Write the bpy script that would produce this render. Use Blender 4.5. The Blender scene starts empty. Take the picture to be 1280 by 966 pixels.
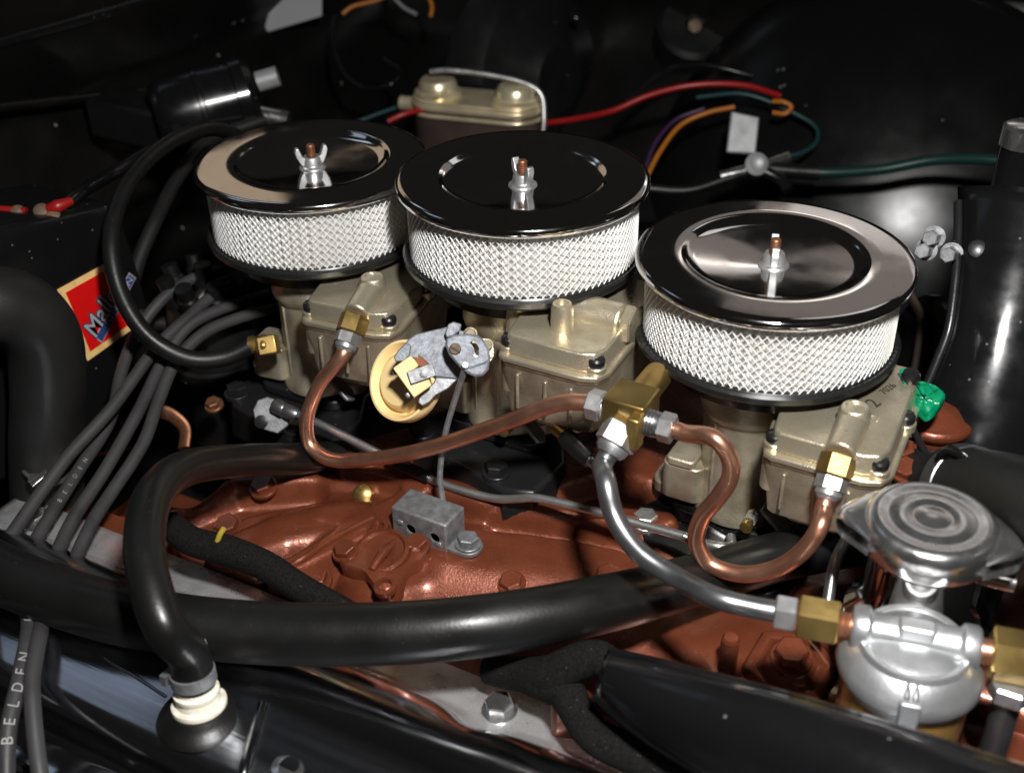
import bpy, math, random
import numpy as np
from mathutils import Vector, Matrix

random.seed(7)
rng = np.random.default_rng(7)
S = bpy.context.scene
COL = S.collection

# ------------------------------------------------------------------ camera
F_PX, PITCH, ROLL, YAW = 1500.0, .5695, -.0167, -.5047      # focal length in photo pixels (1280 wide)
CAM = np.array([.3563, -.6642, .6354])
FW = np.array([math.sin(YAW) * math.cos(PITCH), math.cos(YAW) * math.cos(PITCH), -math.sin(PITCH)])
RT = np.cross(FW, [0, 0, 1.]); RT /= np.linalg.norm(RT)
UP = np.cross(RT, FW)
RT, UP = math.cos(ROLL) * RT + math.sin(ROLL) * UP, -math.sin(ROLL) * RT + math.cos(ROLL) * UP
cam_data = bpy.data.cameras.new('camera')
cam = bpy.data.objects.new('camera', cam_data); COL.objects.link(cam)
m = Matrix.Identity(4)
for i in range(3):
    m[i][0], m[i][1], m[i][2], m[i][3] = RT[i], UP[i], -FW[i], CAM[i]
cam.matrix_world = m
cam_data.sensor_width = 36.0
cam_data.lens = F_PX / 1280 * 36
cam_data.clip_start, cam_data.clip_end = .01, 50
cam_data.dof.use_dof = True
cam_data.dof.focus_distance = .79
cam_data.dof.aperture_fstop = 6.5
S.camera = cam

# ------------------------------------------------------------------ light
W = bpy.data.worlds.new('World'); S.world = W; W.use_nodes = True
W.node_tree.nodes['Background'].inputs[0].default_value = (1, .93, .86, 1)
W.node_tree.nodes['Background'].inputs[1].default_value = .011

def lamp(name, loc, target, size, power, color=(1, 1, 1), sy=None, shape=None):
    l = bpy.data.lights.new(name, 'AREA')
    l.shape = shape or ('RECTANGLE' if sy else 'SQUARE'); l.size = size
    if sy: l.size_y = sy
    l.energy = power; l.color = color
    o = bpy.data.objects.new(name, l); COL.objects.link(o)
    o.location = loc
    o.rotation_euler = (Vector(target) - Vector(loc)).to_track_quat('-Z', 'Y').to_euler()
    return o
flash_at = CAM + RT * .10 + UP * .26 - FW * .06
lamp('flash', flash_at, (.10, -.05, .15), .075, 14.8, (1, .985, .965), shape='DISK')
# unseen glowing panels added around the car for the chrome to mirror
def reflection_panel(name, origin, az, el, dist, w, h, radiance, color):
    az, el = math.radians(az), math.radians(el)
    p = np.array(origin) + dist * np.array([math.sin(az) * math.cos(el), math.cos(az) * math.cos(el), math.sin(el)])
    lamp(name, p, origin, w, radiance * math.pi * w * h, color, sy=h)
reflection_panel('lid_reflection_panel', (-.18, 0, .3), -52.5, 22, 2.6, .92, .75, .42, (1, .76, .54))
reflection_panel('lid_reflection_panel', (.18, 0, .3), 3, 27.5, 2.6, 1.75, .68, .20, (1, .87, .80))
reflection_panel('lid_reflection_panel', (.18, 0, .3), 1, 21.5, 2.5, 1.30, .22, .48, (1, .93, .88))  # added so the right lid's ring grades from bright to dim
reflection_panel('lid_reflection_panel', (.18, 0, .3), -13.0, 23.0, 2.4, .26, .09, 1.6, (1, .88, .78))  # small panel added for a hot spot on the right lid
reflection_panel('chrome_reflection_panel', (-.09, -.355, .13), -76, 51, 2.5, .85, .42, .42, (.66, .78, 1))  # added panel standing in for the bluish ceiling mirrored in the valve cover
reflection_panel('chrome_reflection_panel', (.31, -.14, .24), -6, 39, 2.5, .55, .30, .8, (1, .97, .94))  # panel added to brighten the radiator cap
reflection_panel('chrome_reflection_panel', (-.10, -.235, .10), -46.5, 38.5, 2.5, .40, .16, .8, (.74, .84, 1))  # panel added for a bluish reflection along the cover rail

S.view_settings.view_transform = 'Standard'
S.view_settings.look = 'None'
S.view_settings.exposure = 0
S.view_settings.gamma = 1
S.render.engine = 'CYCLES'
S.cycles.max_bounces = 8
S.cycles.use_denoising = True

# ------------------------------------------------------------------ helpers
def at(u, v, x=None, y=None, z=None, d=None):
    """photo pixel + one known coordinate (or depth) -> point"""
    r = FW + RT * (u - 640) / F_PX + UP * (483 - v) / F_PX
    if d is not None: return CAM + r * d
    for k, val in enumerate((x, y, z)):
        if val is not None: return CAM + r * ((val - CAM[k]) / r[k])

def path(lst, **kw):
    """[(u,v,depth)] or [(u,v)] with a plane -> points"""
    return [at(p[0], p[1], d=p[2]) if len(p) == 3 else at(p[0], p[1], **kw) for p in lst]

def V(*a): return np.array(a, float)

def frame(axis, ref=(0, 0, 1)):
    a = np.array(axis, float); a /= np.linalg.norm(a)
    r = np.array(ref, float)
    if abs(a @ r) > .97: r = V(1, 0, 0)
    x = r - a * (a @ r); x /= np.linalg.norm(x)
    return np.stack([x, np.cross(a, x), a], 1)          # columns x,y,z(axis)

def spline(pts, n=10):
    P = np.array(pts, float)
    if len(P) < 3: return np.array([P[0] + (P[1] - P[0]) * t for t in np.linspace(0, 1, n + 1)])
    Q = np.vstack([2 * P[0] - P[1], P, 2 * P[-1] - P[-2]])
    out = []
    for i in range(1, len(Q) - 2):
        p0, p1, p2, p3 = Q[i - 1:i + 3]
        t0 = 0; t1 = t0 + np.linalg.norm(p1 - p0) ** .5; t2 = t1 + np.linalg.norm(p2 - p1) ** .5; t3 = t2 + np.linalg.norm(p3 - p2) ** .5
        for t in np.linspace(t1, t2, n, endpoint=False):
            a1 = (t1 - t) / (t1 - t0) * p0 + (t - t0) / (t1 - t0) * p1
            a2 = (t2 - t) / (t2 - t1) * p1 + (t - t1) / (t2 - t1) * p2
            a3 = (t3 - t) / (t3 - t2) * p2 + (t - t2) / (t3 - t2) * p3
            b1 = (t2 - t) / (t2 - t0) * a1 + (t - t0) / (t2 - t0) * a2
            b2 = (t3 - t) / (t3 - t1) * a2 + (t - t1) / (t3 - t1) * a3
            out.append((t2 - t) / (t2 - t1) * b1 + (t - t1) / (t2 - t1) * b2)
    out.append(P[-1])
    return np.array(out)

class MB:
    def __init__(s): s.v = []; s.f = []
    def add(s, vs, fs):
        o = len(s.v); s.v += [tuple(map(float, p)) for p in vs]; s.f += [tuple(o + i for i in f) for f in fs]; return s
    def box(s, c, size, R=None):
        h = np.array(size) / 2; R = np.eye(3) if R is None else R
        vs = [np.array(c) + R @ (h * V(a, b, e)) for a in (-1, 1) for b in (-1, 1) for e in (-1, 1)]
        return s.add(vs, [(0, 1, 3, 2), (4, 6, 7, 5), (0, 4, 5, 1), (2, 3, 7, 6), (0, 2, 6, 4), (1, 5, 7, 3)])
    def lathe(s, prof, n=32, o=(0, 0, 0), ax=(0, 0, 1), ref=(0, 0, 1), ph=0):
        R = frame(ax, ref) if tuple(ax) != (0, 0, 1) else np.eye(3)
        o = np.array(o, float); vs = []; fs = []; rows = []
        for r, z in prof:
            if abs(r) < 1e-7: rows.append([len(vs)]); vs.append(o + R @ V(0, 0, z))
            else:
                rows.append(list(range(len(vs), len(vs) + n)))
                vs += [o + R @ V(r * math.cos(ph + 2 * math.pi * k / n), r * math.sin(ph + 2 * math.pi * k / n), z) for k in range(n)]
        for a, b in zip(rows, rows[1:]):
            for k in range(n):
                k2 = (k + 1) % n
                if len(a) == 1 and len(b) == 1: continue
                if len(a) == 1: fs.append((a[0], b[k2], b[k]))
                elif len(b) == 1: fs.append((a[k], a[k2], b[0]))
                else: fs.append((a[k], a[k2], b[k2], b[k]))
        return s.add(vs, fs)
    def cyl(s, p0, p1, r0, r1=None, n=24, ch=0):
        r1 = r0 if r1 is None else r1
        p0 = np.array(p0, float); L = np.linalg.norm(np.array(p1) - p0)
        prof = [(0, 0), (r0 - ch, 0)] + ([(r0, ch), (r1, L - ch)] if ch else [(r1, L)]) + ([(r1 - ch, L)] if ch else []) + [(0, L)]
        return s.lathe(prof, n, p0, np.array(p1) - p0)
    def hexa(s, p0, p1, r, ch=.12, ref=(0, 0, 1), ph=0):
        p0 = np.array(p0, float); L = np.linalg.norm(np.array(p1) - p0); c = r * ch
        return s.lathe([(0, 0), (r - c, 0), (r, c * .7), (r, L - c * .7), (r - c, L), (0, L)], 6, p0, np.array(p1) - p0, ref, ph)
    def tube(s, pts, r, n=16, sub=10, cap=True, smooth=True, flat=None):
        C = spline(pts, sub) if smooth else np.array(pts, float)
        if np.isscalar(r): rr = np.full(len(C), r)
        else: rr = np.interp(np.linspace(0, 1, len(C)), np.linspace(0, 1, len(r)), r)
        T = np.gradient(C, axis=0); T /= np.linalg.norm(T, axis=1)[:, None]
        u = frame(T[0])[:, 0]; vs = []; fs = []
        for i in range(len(C)):
            u = u - T[i] * (u @ T[i]); u /= np.linalg.norm(u); w = np.cross(T[i], u)
            for k in range(n):
                a = 2 * math.pi * k / n; ca, sa = math.cos(a), math.sin(a)
                if flat: ca, sa = ca * flat[0], sa * flat[1]
                vs.append(C[i] + rr[i] * (ca * u + sa * w))
        for i in range(len(C) - 1):
            for k in range(n):
                k2 = (k + 1) % n
                fs.append((i * n + k, i * n + k2, (i + 1) * n + k2, (i + 1) * n + k))
        if cap:
            fs.append(tuple(range(n))[::-1]); fs.append(tuple(len(vs) - n + k for k in range(n)))
        return s.add(vs, fs)
    def prism(s, poly, z0, z1, o=(0, 0, 0), R=None, top=1.0, ctr=None):
        R = np.eye(3) if R is None else R; o = np.array(o, float); n = len(poly)
        P = np.array(poly, float); c = P.mean(0) if ctr is None else np.array(ctr)
        vs = [o + R @ V(p[0], p[1], z0) for p in P] + [o + R @ V(*(c + (p - c) * top), z1) for p in P]
        fs = [tuple(range(n))[::-1], tuple(range(n, 2 * n))] + [(k, (k + 1) % n, n + (k + 1) % n, n + k) for k in range(n)]
        return s.add(vs, fs)
    def ribbon(s, rows):
        """grid of points rows x cols -> quads"""
        rows = np.array(rows, float); a, b, _ = rows.shape
        return s.add(rows.reshape(-1, 3), [(i * b + j, i * b + j + 1, (i + 1) * b + j + 1, (i + 1) * b + j) for i in range(a - 1) for j in range(b - 1)])
    def mesh(s, name):
        me = bpy.data.meshes.new(name); me.from_pydata(s.v, [], s.f); me.update(); return me
    def build(s, name, mat, parent=None, label=None, cat=None, group=None, kind=None, smooth=35, bevel=0, seg=2, solid=0):
        off = np.zeros(3)
        if parent is not None:
            q = parent
            while q is not None: off += np.array(q.location); q = q.parent
        else:
            P = np.array(s.v); off = V(*(P.min(0) + P.max(0))[:2] / 2, P[:, 2].min())
        s2 = MB(); s2.v = [tuple(np.array(p) - off) for p in s.v]; s2.f = s.f
        me = s2.mesh(name)
        import bmesh
        bm = bmesh.new(); bm.from_mesh(me); bmesh.ops.recalc_face_normals(bm, faces=bm.faces); bm.to_mesh(me); bm.free()
        me.materials.append(mat)
        if smooth:
            me.polygons.foreach_set('use_smooth', [True] * len(me.polygons)); me.set_sharp_from_angle(angle=math.radians(smooth))
        o = bpy.data.objects.new(name, me); COL.objects.link(o)
        if parent is not None: o.parent = parent
        else: o.location = off
        if solid:
            md = o.modifiers.new('solid', 'SOLIDIFY'); md.thickness = solid; md.offset = 0
        if bevel:
            md = o.modifiers.new('bevel', 'BEVEL'); md.width = bevel; md.segments = seg; md.limit_method = 'ANGLE'; md.angle_limit = math.radians(40); md.harden_normals = False
        tag(o, label, cat, group, kind)
        return o

def tag(o, label=None, cat=None, group=None, kind=None):
    if label: o['label'] = label
    if cat: o['category'] = cat
    if group: o['group'] = group
    if kind: o['kind'] = kind
    return o

def thing(name, label, cat, loc=(0, 0, 0), group=None):
    o = bpy.data.objects.new(name, None); COL.objects.link(o); o.location = tuple(map(float, loc)); o.empty_display_size = .02
    return tag(o, label, cat, group)

def copy_tree(o, parent=None):
    c = o.copy(); COL.objects.link(c); c.parent = parent
    for ch in list(o.children): copy_tree(ch, c)
    return c

def text_mb(body, size, o, R, depth=.0, shear=0, mb=None, spacing=1.0, scale=(1, 1), offset=0):
    cu = bpy.data.curves.new('lettering', 'FONT'); cu.body = body; cu.size = size; cu.extrude = depth; cu.shear = shear
    cu.space_character = spacing; cu.align_x = 'CENTER'; cu.align_y = 'CENTER'; cu.resolution_u = 3; cu.offset = offset
    ob = bpy.data.objects.new('tmp', cu); COL.objects.link(ob)
    bpy.context.view_layer.update()
    me = bpy.data.meshes.new_from_object(ob.evaluated_get(bpy.context.evaluated_depsgraph_get()))
    mb = mb or MB(); o = np.array(o, float)
    mb.add([o + R @ V(v.co.x * scale[0], v.co.y * scale[1], v.co.z) for v in me.vertices], [tuple(p.vertices) for p in me.polygons])
    bpy.data.objects.remove(ob); bpy.data.curves.remove(cu); bpy.data.meshes.remove(me)
    return mb

def cut(ob, cutters):
    """real holes: boolean, applied, cutter removed"""
    me = cutters.mesh('cut'); c = bpy.data.objects.new('cut', me); COL.objects.link(c)
    q = ob; off = Vector((0, 0, 0))
    while q is not None: off += q.location; q = q.parent
    bpy.context.view_layer.update()
    import bmesh
    bm = bmesh.new(); bm.from_mesh(me); bmesh.ops.recalc_face_normals(bm, faces=bm.faces); bm.to_mesh(me); bm.free()
    md = ob.modifiers.new('b', 'BOOLEAN'); md.use_self = True; md.object = c; md.operation = 'DIFFERENCE'; md.solver = 'EXACT'
    dg = bpy.context.evaluated_depsgraph_get()
    new = bpy.data.meshes.new_from_object(ob.evaluated_get(dg))
    ob.modifiers.clear(); ob.data = new
    bpy.data.objects.remove(c)

# ------------------------------------------------------------------ materials
def pbr(name, col, rough=.5, metal=0., col2=None, vs=30, bump=0., bs=200, rv=0., rvs=40, spec=.5, coat=0., speck=None, ss=400, trans=0., alpha=1., stretch=None, thr=.62, soft=.15, ior=1.45, flake=0., fs=2500):
    mt = bpy.data.materials.new(name); mt.use_nodes = True; nt = mt.node_tree; N = nt.nodes; L = nt.links
    b = N['Principled BSDF']
    b.inputs['Base Color'].default_value = (*col, 1); b.inputs['Roughness'].default_value = rough; b.inputs['Metallic'].default_value = metal
    b.inputs['Specular IOR Level'].default_value = spec; b.inputs['Coat Weight'].default_value = coat; b.inputs['Coat Roughness'].default_value = .16
    b.inputs['Transmission Weight'].default_value = trans; b.inputs['IOR'].default_value = ior; b.inputs['Alpha'].default_value = alpha
    tc = N.new('ShaderNodeTexCoord'); oi = N.new('ShaderNodeObjectInfo'); ad = N.new('ShaderNodeVectorMath'); ad.operation = 'ADD'
    ml = N.new('ShaderNodeMath'); ml.operation = 'MULTIPLY'; ml.inputs[1].default_value = 7.3
    L.new(oi.outputs['Random'], ml.inputs[0]); L.new(tc.outputs['Object'], ad.inputs[0]); L.new(ml.outputs[0], ad.inputs[1])
    vec = ad.outputs[0]
    if stretch:
        mp = N.new('ShaderNodeMapping'); mp.inputs['Scale'].default_value = stretch; L.new(vec, mp.inputs[0]); vec = mp.outputs[0]
    def noise(sc, det=4):
        n = N.new('ShaderNodeTexNoise'); n.inputs['Scale'].default_value = sc; n.inputs['Detail'].default_value = det; L.new(vec, n.inputs['Vector']); return n.outputs['Fac']
    cur = None
    if col2:
        rmp = N.new('ShaderNodeValToRGB'); rmp.color_ramp.elements[0].position = thr - soft; rmp.color_ramp.elements[1].position = thr + soft
        rmp.color_ramp.elements[0].color = (*col, 1); rmp.color_ramp.elements[1].color = (*col2, 1)
        L.new(noise(vs, 6), rmp.inputs[0]); cur = rmp.outputs[0]
    if speck:
        vo = N.new('ShaderNodeTexVoronoi'); vo.inputs['Scale'].default_value = ss; L.new(vec, vo.inputs['Vector'])
        lt = N.new('ShaderNodeMath'); lt.operation = 'LESS_THAN'; lt.inputs[1].default_value = .13; L.new(vo.outputs['Distance'], lt.inputs[0])
        gt = N.new('ShaderNodeMath'); gt.operation = 'GREATER_THAN'; gt.inputs[1].default_value = .80; L.new(vo.outputs['Color'], gt.inputs[0])
        mu = N.new('ShaderNodeMath'); mu.operation = 'MULTIPLY'; L.new(lt.outputs[0], mu.inputs[0]); L.new(gt.outputs[0], mu.inputs[1])
        mx = N.new('ShaderNodeMix'); mx.data_type = 'RGBA'; L.new(mu.outputs[0], mx.inputs[0])
        if cur is not None: L.new(cur, mx.inputs[6])
        else: mx.inputs[6].default_value = (*col, 1)
        mx.inputs[7].default_value = (*speck, 1); cur = mx.outputs[2]
    if cur is not None: L.new(cur, b.inputs['Base Color'])
    if rv:
        mr = N.new('ShaderNodeMapRange'); mr.inputs[1].default_value = .3; mr.inputs[2].default_value = .7
        mr.inputs[3].default_value = max(.02, rough - rv); mr.inputs[4].default_value = rough + rv
        L.new(noise(rvs, 6), mr.inputs[0]); L.new(mr.outputs[0], b.inputs['Roughness'])
    nrm = None
    if bump:
        bp = N.new('ShaderNodeBump'); bp.inputs['Strength'].default_value = bump; bp.inputs['Distance'].default_value = .0006
        L.new(noise(bs, 3), bp.inputs['Height']); nrm = bp.outputs[0]
    if flake:
        vo = N.new('ShaderNodeTexVoronoi'); vo.inputs['Scale'].default_value = fs; L.new(vec, vo.inputs['Vector'])
        bp = N.new('ShaderNodeBump'); bp.inputs['Strength'].default_value = flake; bp.inputs['Distance'].default_value = .0002
        sp = N.new('ShaderNodeSeparateColor'); L.new(vo.outputs['Color'], sp.inputs[0]); L.new(sp.outputs[0], bp.inputs['Height'])
        if nrm is not None: L.new(nrm, bp.inputs['Normal'])
        nrm = bp.outputs[0]
    if nrm is not None: L.new(nrm, b.inputs['Normal'])
    return mt

M = dict(
    chrome=pbr('chrome', (.70, .69, .68), .085, 1, rv=.05, rvs=50, speck=(.30, .27, .24), ss=260, bump=.035, bs=35),
    chrome_cover=pbr('chrome_cover', (.62, .64, .68), .15, 1, rv=.08, rvs=40, bump=.10, bs=700, speck=(.35, .35, .35), ss=180, stretch=(.05, 1, 1), col2=(.40, .41, .44), vs=220, thr=.55, soft=.2),
    chrome_worn=pbr('chrome_worn', (.78, .775, .77), .22, .97, col2=(.60, .59, .58), vs=90, rv=.07, rvs=120, bump=.06, bs=250),
    rail=pbr('worn_rail', (.56, .56, .57), .28, .70, col2=(.38, .37, .36), vs=50, thr=.58, soft=.12, rv=.10, rvs=70, bump=.06, bs=160, speck=(.2, .17, .14), ss=260),
    mesh_wire=pbr('mesh_wire', (.68, .68, .68), .5, .0, col2=(.57, .545, .485), vs=22, thr=.62, soft=.14),
    filter_paper=pbr('filter_paper', (.70, .695, .675), .85, col2=(.60, .57, .50), vs=18, thr=.58, soft=.2),
    pan_black=pbr('pan_black', (.012, .012, .012), .28, col2=(.05, .03, .02), vs=140, thr=.72, soft=.06, rv=.1, bump=.05),
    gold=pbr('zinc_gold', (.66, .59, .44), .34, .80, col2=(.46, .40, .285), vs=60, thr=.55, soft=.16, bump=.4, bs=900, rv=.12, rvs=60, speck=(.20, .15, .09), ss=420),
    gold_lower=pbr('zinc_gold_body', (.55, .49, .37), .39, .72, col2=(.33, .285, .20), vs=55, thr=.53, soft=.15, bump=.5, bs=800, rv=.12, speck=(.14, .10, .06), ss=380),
    gasket=pbr('gasket', (.10, .065, .04), .7, col2=(.2, .14, .08), vs=200),
    brass=pbr('brass', (.58, .40, .14), .36, .95, col2=(.40, .26, .09), vs=60, rv=.08, bump=.08, bs=300),
    brass_dull=pbr('brass_dull', (.40, .28, .10), .34, .9, col2=(.26, .17, .06), vs=50, thr=.5, rv=.1, bump=.1, bs=250, speck=(.10, .07, .03), ss=500),
    copper=pbr('copper_tube', (.74, .385, .26), .34, .93, col2=(.50, .22, .135), vs=35, thr=.57, soft=.2, rv=.07, rvs=90, bump=.06, bs=120),
    copper_stud=pbr('copper_stud', (.26, .115, .06), .48, .7, col2=(.12, .055, .03), vs=300),
    steel=pbr('steel_tube', (.29, .295, .305), .33, .92, col2=(.20, .20, .21), vs=50, rv=.08, bump=.08, bs=200),
    zinc=pbr('zinc_plate', (.30, .305, .315), .46, .65, col2=(.17, .17, .175), vs=160, thr=.53, soft=.15, bump=.25, bs=600, rv=.1),
    zinc_blue=pbr('zinc_cast', (.215, .228, .25), .55, .4, col2=(.125, .133, .15), vs=180, thr=.53, soft=.14, bump=.5, bs=500, speck=(.05, .05, .05), ss=700),
    nut=pbr('bright_nut', (.56, .56, .56), .40, .85, col2=(.36, .36, .36), vs=120, thr=.56, rv=.1, bump=.15, bs=300),
    rod_steel=pbr('rod_steel', (.62, .62, .61), .33, .92, col2=(.44, .43, .42), vs=80, rv=.08, bump=.1, bs=250),
    bolt_dark=pbr('bolt_dark', (.16, .135, .09), .5, .6, col2=(.08, .07, .05), vs=150, bump=.3, bs=500),
    rust=pbr('rust', (.22, .075, .035), .75, .2, col2=(.1, .05, .03), vs=200, bump=.4, bs=500),
    engine=pbr('copper_paint', (.180, .047, .0215), .30, .40, col2=(.125, .032, .0145), vs=32, thr=.57, soft=.14, bump=.30, bs=600, rv=.09, rvs=60, coat=.5, flake=.28, fs=2000, speck=(.32, .14, .08), ss=330),
    black_gloss=pbr('black_gloss', (.0055, .0055, .006), .20, rv=.1, rvs=40, bump=.10, bs=50, speck=(.10, .10, .10), ss=150),
    black_cast=pbr('black_cast', (.010, .010, .011), .34, rv=.1, bump=.3, bs=180, speck=(.12, .11, .10), ss=260),
    black_satin=pbr('black_satin', (.006, .006, .006), .42, rv=.1, bump=.08, bs=90, speck=(.10, .10, .10), ss=120, spec=.35),
    bay_paint=pbr('bay_paint', (.0045, .0042, .004), .30, col2=(.010, .009, .008), vs=9, rv=.12, rvs=14, bump=.1, bs=25, speck=(.16, .15, .14), ss=60, spec=.35),
    sheen_dome=pbr('sheen_dome_paint', (.004, .004, .004), .24, rv=.06, rvs=20, bump=.08, bs=20, speck=(.08, .08, .08), ss=70, spec=.28),
    rubber=pbr('rubber', (.0055, .0053, .0052), .37, rv=.10, rvs=25, bump=.16, bs=420, speck=(.028, .028, .027), ss=300),
    rubber_matte=pbr('rubber_matte', (.008, .0078, .0076), .50, rv=.10, rvs=25, bump=.2, bs=420, speck=(.03, .03, .03), ss=300),
    lead=pbr('plug_lead', (.036, .0345, .035), .52, col2=(.022, .0215, .022), vs=50, rv=.1, bump=.12, bs=300, speck=(.012, .012, .012), ss=260),
    cloth=pbr('cloth_tape', (.0045, .0043, .0042), .95, col2=(.013, .0125, .012), vs=700, thr=.5, soft=.2, bump=1.0, bs=1300, speck=(.08, .08, .07), ss=420, spec=.08),
    yellow=pbr('yellow_plastic', (.84, .63, .31), .30, col2=(.72, .50, .22), vs=30, rv=.08, coat=.2),
    amber=pbr('amber_glass', (.45, .26, .08), .15, trans=.5, coat=.3),
    cast_alu=pbr('cast_aluminium', (.56, .57, .58), .40, .85, col2=(.44, .45, .46), vs=50, rv=.1, bump=.18, bs=500),
    white_plastic=pbr('white_plastic', (.75, .71, .60), .4, col2=(.5, .44, .33), vs=120),
    green=pbr('green_plastic', (.0, .20, .085), .20, coat=.5, bump=.6, bs=160, col2=(.02, .34, .17), vs=70, trans=.1),
    red=pbr('red_wire', (.22, .005, .005), .4), orange=pbr('orange_wire', (.28, .09, .006), .45),
    teal=pbr('teal_wire', (.006, .03, .033), .45), purple=pbr('purple_wire', (.03, .01, .04), .4),
    green_hose=pbr('green_hose', (.006, .026, .021), .3),
    blue_grey=pbr('grey_metal', (.30, .31, .31), .5, .4, col2=(.2, .2, .2), vs=60),
    gold_lid=pbr('zinc_lid', (.80, .70, .48), .32, .70, col2=(.58, .48, .30), vs=30, rv=.1),
    brown_can=pbr('brown_can', (.075, .052, .044), .38, .3, col2=(.045, .03, .027), vs=20),
    pale_plate=pbr('pale_plate', (.24, .24, .25), .6, col2=(.35, .26, .12), vs=35, thr=.66, soft=.05),
    sticker_red=pbr('sticker_red', (.60, .006, .006), .32), sticker_cream=pbr('sticker_cream', (.80, .52, .21), .45, col2=(.62, .36, .13), vs=120),
    ink_blue=pbr('ink_blue', (.02, .05, .16), .4), ink_grey=pbr('ink_grey', (.33, .33, .36), .4), ink_dark=pbr('ink_dark', (.02, .025, .06), .5),
    print_grey=pbr('print_grey', (.26, .26, .25), .6), ink_black=pbr('ink_black', (.03, .025, .02), .6), emboss=pbr('emboss', (.62, .54, .38), .35, .7),
    yellow_paint=pbr('yellow_paint', (.36, .27, .03), .55),
)

# ================================================================== THE BAY (setting)
def loft(prof, x0, x1, n=24, axis=0, wob=0.):
    rows = []
    for i in range(n + 1):
        t = x0 + (x1 - x0) * i / n
        rows.append([(t, p[0], p[1]) if axis == 0 else (p[0], t, p[1]) for p in prof])
    return MB().ribbon(rows)
FWX = -.60
fw = loft([(FWX - .10, .52), (FWX - .06, .40), (FWX - .03, .375), (FWX - .028, .355), (FWX, .345), (FWX, .25), (FWX - .012, .235), (FWX - .012, .22), (FWX, .205), (FWX + .005, .05), (FWX + .06, -.12)], -.75, .75, 30, axis=1)
firewall = fw.build('firewall', M['bay_paint'], kind='structure', smooth=50, solid=.004)
MB().tube([at(-40, 66, x=FWX + .0), at(60, 38, x=FWX + .0), at(200, -4, x=FWX + .0), at(300, -40, x=FWX + .0)], .006, flat=(1, .6)).build('cowl_lip', M['black_gloss'], firewall)
MB().tube([at(-40, 139, x=FWX + .012), at(60, 128, x=FWX + .012), at(180, 115, x=FWX + .012), at(330, 98, x=FWX + .012)], .005).build('seam_rail', M['bay_paint'], firewall)
fe = loft([(.78, .50), (.73, .300), (.715, .293), (.71, .275), (.725, .26), (.725, .18), (.70, .150), (.64, .115), (.56, .062), (.48, -.005), (.44, -.06), (.43, -.12)], -.75, .75, 30)
FS = .16
fender = fe.build('inner_fender', M['bay_paint'], kind='structure', smooth=50, solid=.004)
MB().box((.16, .712, .297), (.40, .02, .012)).build('fender_lip', M['black_gloss'], fender, bevel=.003)
MB().box((.0, 0, -.10), (1.9, 1.9, .02)).build('bay_floor', M['black_satin'], kind='structure')
MB().tube([at(992, -10, y=.70), at(988, 40, y=.70), at(976, 112, y=.69)], .005).build('drain_tube', M['black_gloss'], fender)
for u, v in ((1062, 141), (1119, 160), (1095, 265), (1188, 105)):
    pass
    MB().hexa(at(u, v, d=1.345), at(u, v, d=1.325), .005).build('fender_bolt', M['black_gloss'], fender)

WP = at(1132, 268, d=1.25)
wn = (CAM - WP) / np.linalg.norm(CAM - WP) + (flash_at - WP) / np.linalg.norm(flash_at - WP); wn /= np.linalg.norm(wn)
MB().lathe([(.30 * math.sin(a), .30 * math.cos(a) * .42) for a in np.linspace(0, 1.45, 24)], 64, WP - wn * .126, wn).build('sheen_dome', M['sheen_dome'], fender, smooth=80)  # dome added and angled so the fender shows a flash sheen

# ================================================================== ENGINE CASTING
gx = np.linspace(-.36, .40, 380); gy = np.linspace(-.33, .16, 245)
X, Y = np.meshgrid(gx, gy, indexing='ij')
def sst(t): t = np.clip(t, 0, 1); return t * t * (3 - 2 * t)
Z = .070 + .034 * sst((Y + .235) / .10)
Z -= .03 * sst((-.235 - Y) / .05)
def dist(pl):
    D = np.full(X.shape, 9.)
    for a, b in zip(pl, pl[1:]):
        a, b = np.array(a[:2]), np.array(b[:2]); ab = b - a
        t = np.clip(((X - a[0]) * ab[0] + (Y - a[1]) * ab[1]) / (ab @ ab), 0, 1)
        D = np.minimum(D, np.hypot(X - a[0] - t * ab[0], Y - a[1] - t * ab[1]))
    return D
def ridge(px, r, top, zz=.11, p=7, amt=1.):
    """raise the casting to 'top' along a pixel polyline"""
    global Z
    D = dist([at(u, v, z=zz) for u, v in px])
    w = np.exp(-(D / r) ** p) * amt
    Z = Z + (np.maximum(top, Z) - Z) * w
def valley(px, r, bot, zz=.10, p=4):
    global Z
    D = dist([at(u, v, z=zz) for u, v in px]); w = np.exp(-(D / r) ** p)
    Z = Z + (np.minimum(bot, Z) - Z) * w
ridge([(190, 660), (240, 615), (310, 594), (400, 588), (470, 590)], .014, .108)
valley([(235, 655), (300, 628), (390, 622)], .010, .088)
ridge([(290, 690), (350, 665), (430, 650), (470, 655)], .026, .116, p=4)
ridge([(350, 720), (410, 690), (480, 650), (520, 620)], .012, .117)
ridge([(560, 690), (640, 690), (760, 690)], .030, .113, p=4)
ridge([(440, 585), (600, 632), (700, 650), (830, 662)], .011, .121)
ridge([(690, 600), (760, 580), (820, 600)], .024, .124)
ridge([(780, 690), (860, 670)], .022, .112)
ridge([(480, 705)], .03, .106) if False else None
ridge([(480, 704), (481, 705)], .034, .108, p=6)
ridge([(560, 690), (600, 680)], .016, .114, p=6)
valley([(620, 668), (720, 682), (800, 700)], .007, .100)
ridge([(480, 560), (540, 545), (560, 600)], .012, .118)
ridge([(800, 800), (900, 780), (1000, 800)], .03, .088, zz=.08)
Z -= .13 * sst((-.165 - X) / .05) * (1 - sst((-.165 - Y) / .03) * (1 - sst((-.235 - X) / .03)))
Z -= .10 * sst((Y + .055) / .03) * sst((-.085 - X) / .03)
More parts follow.
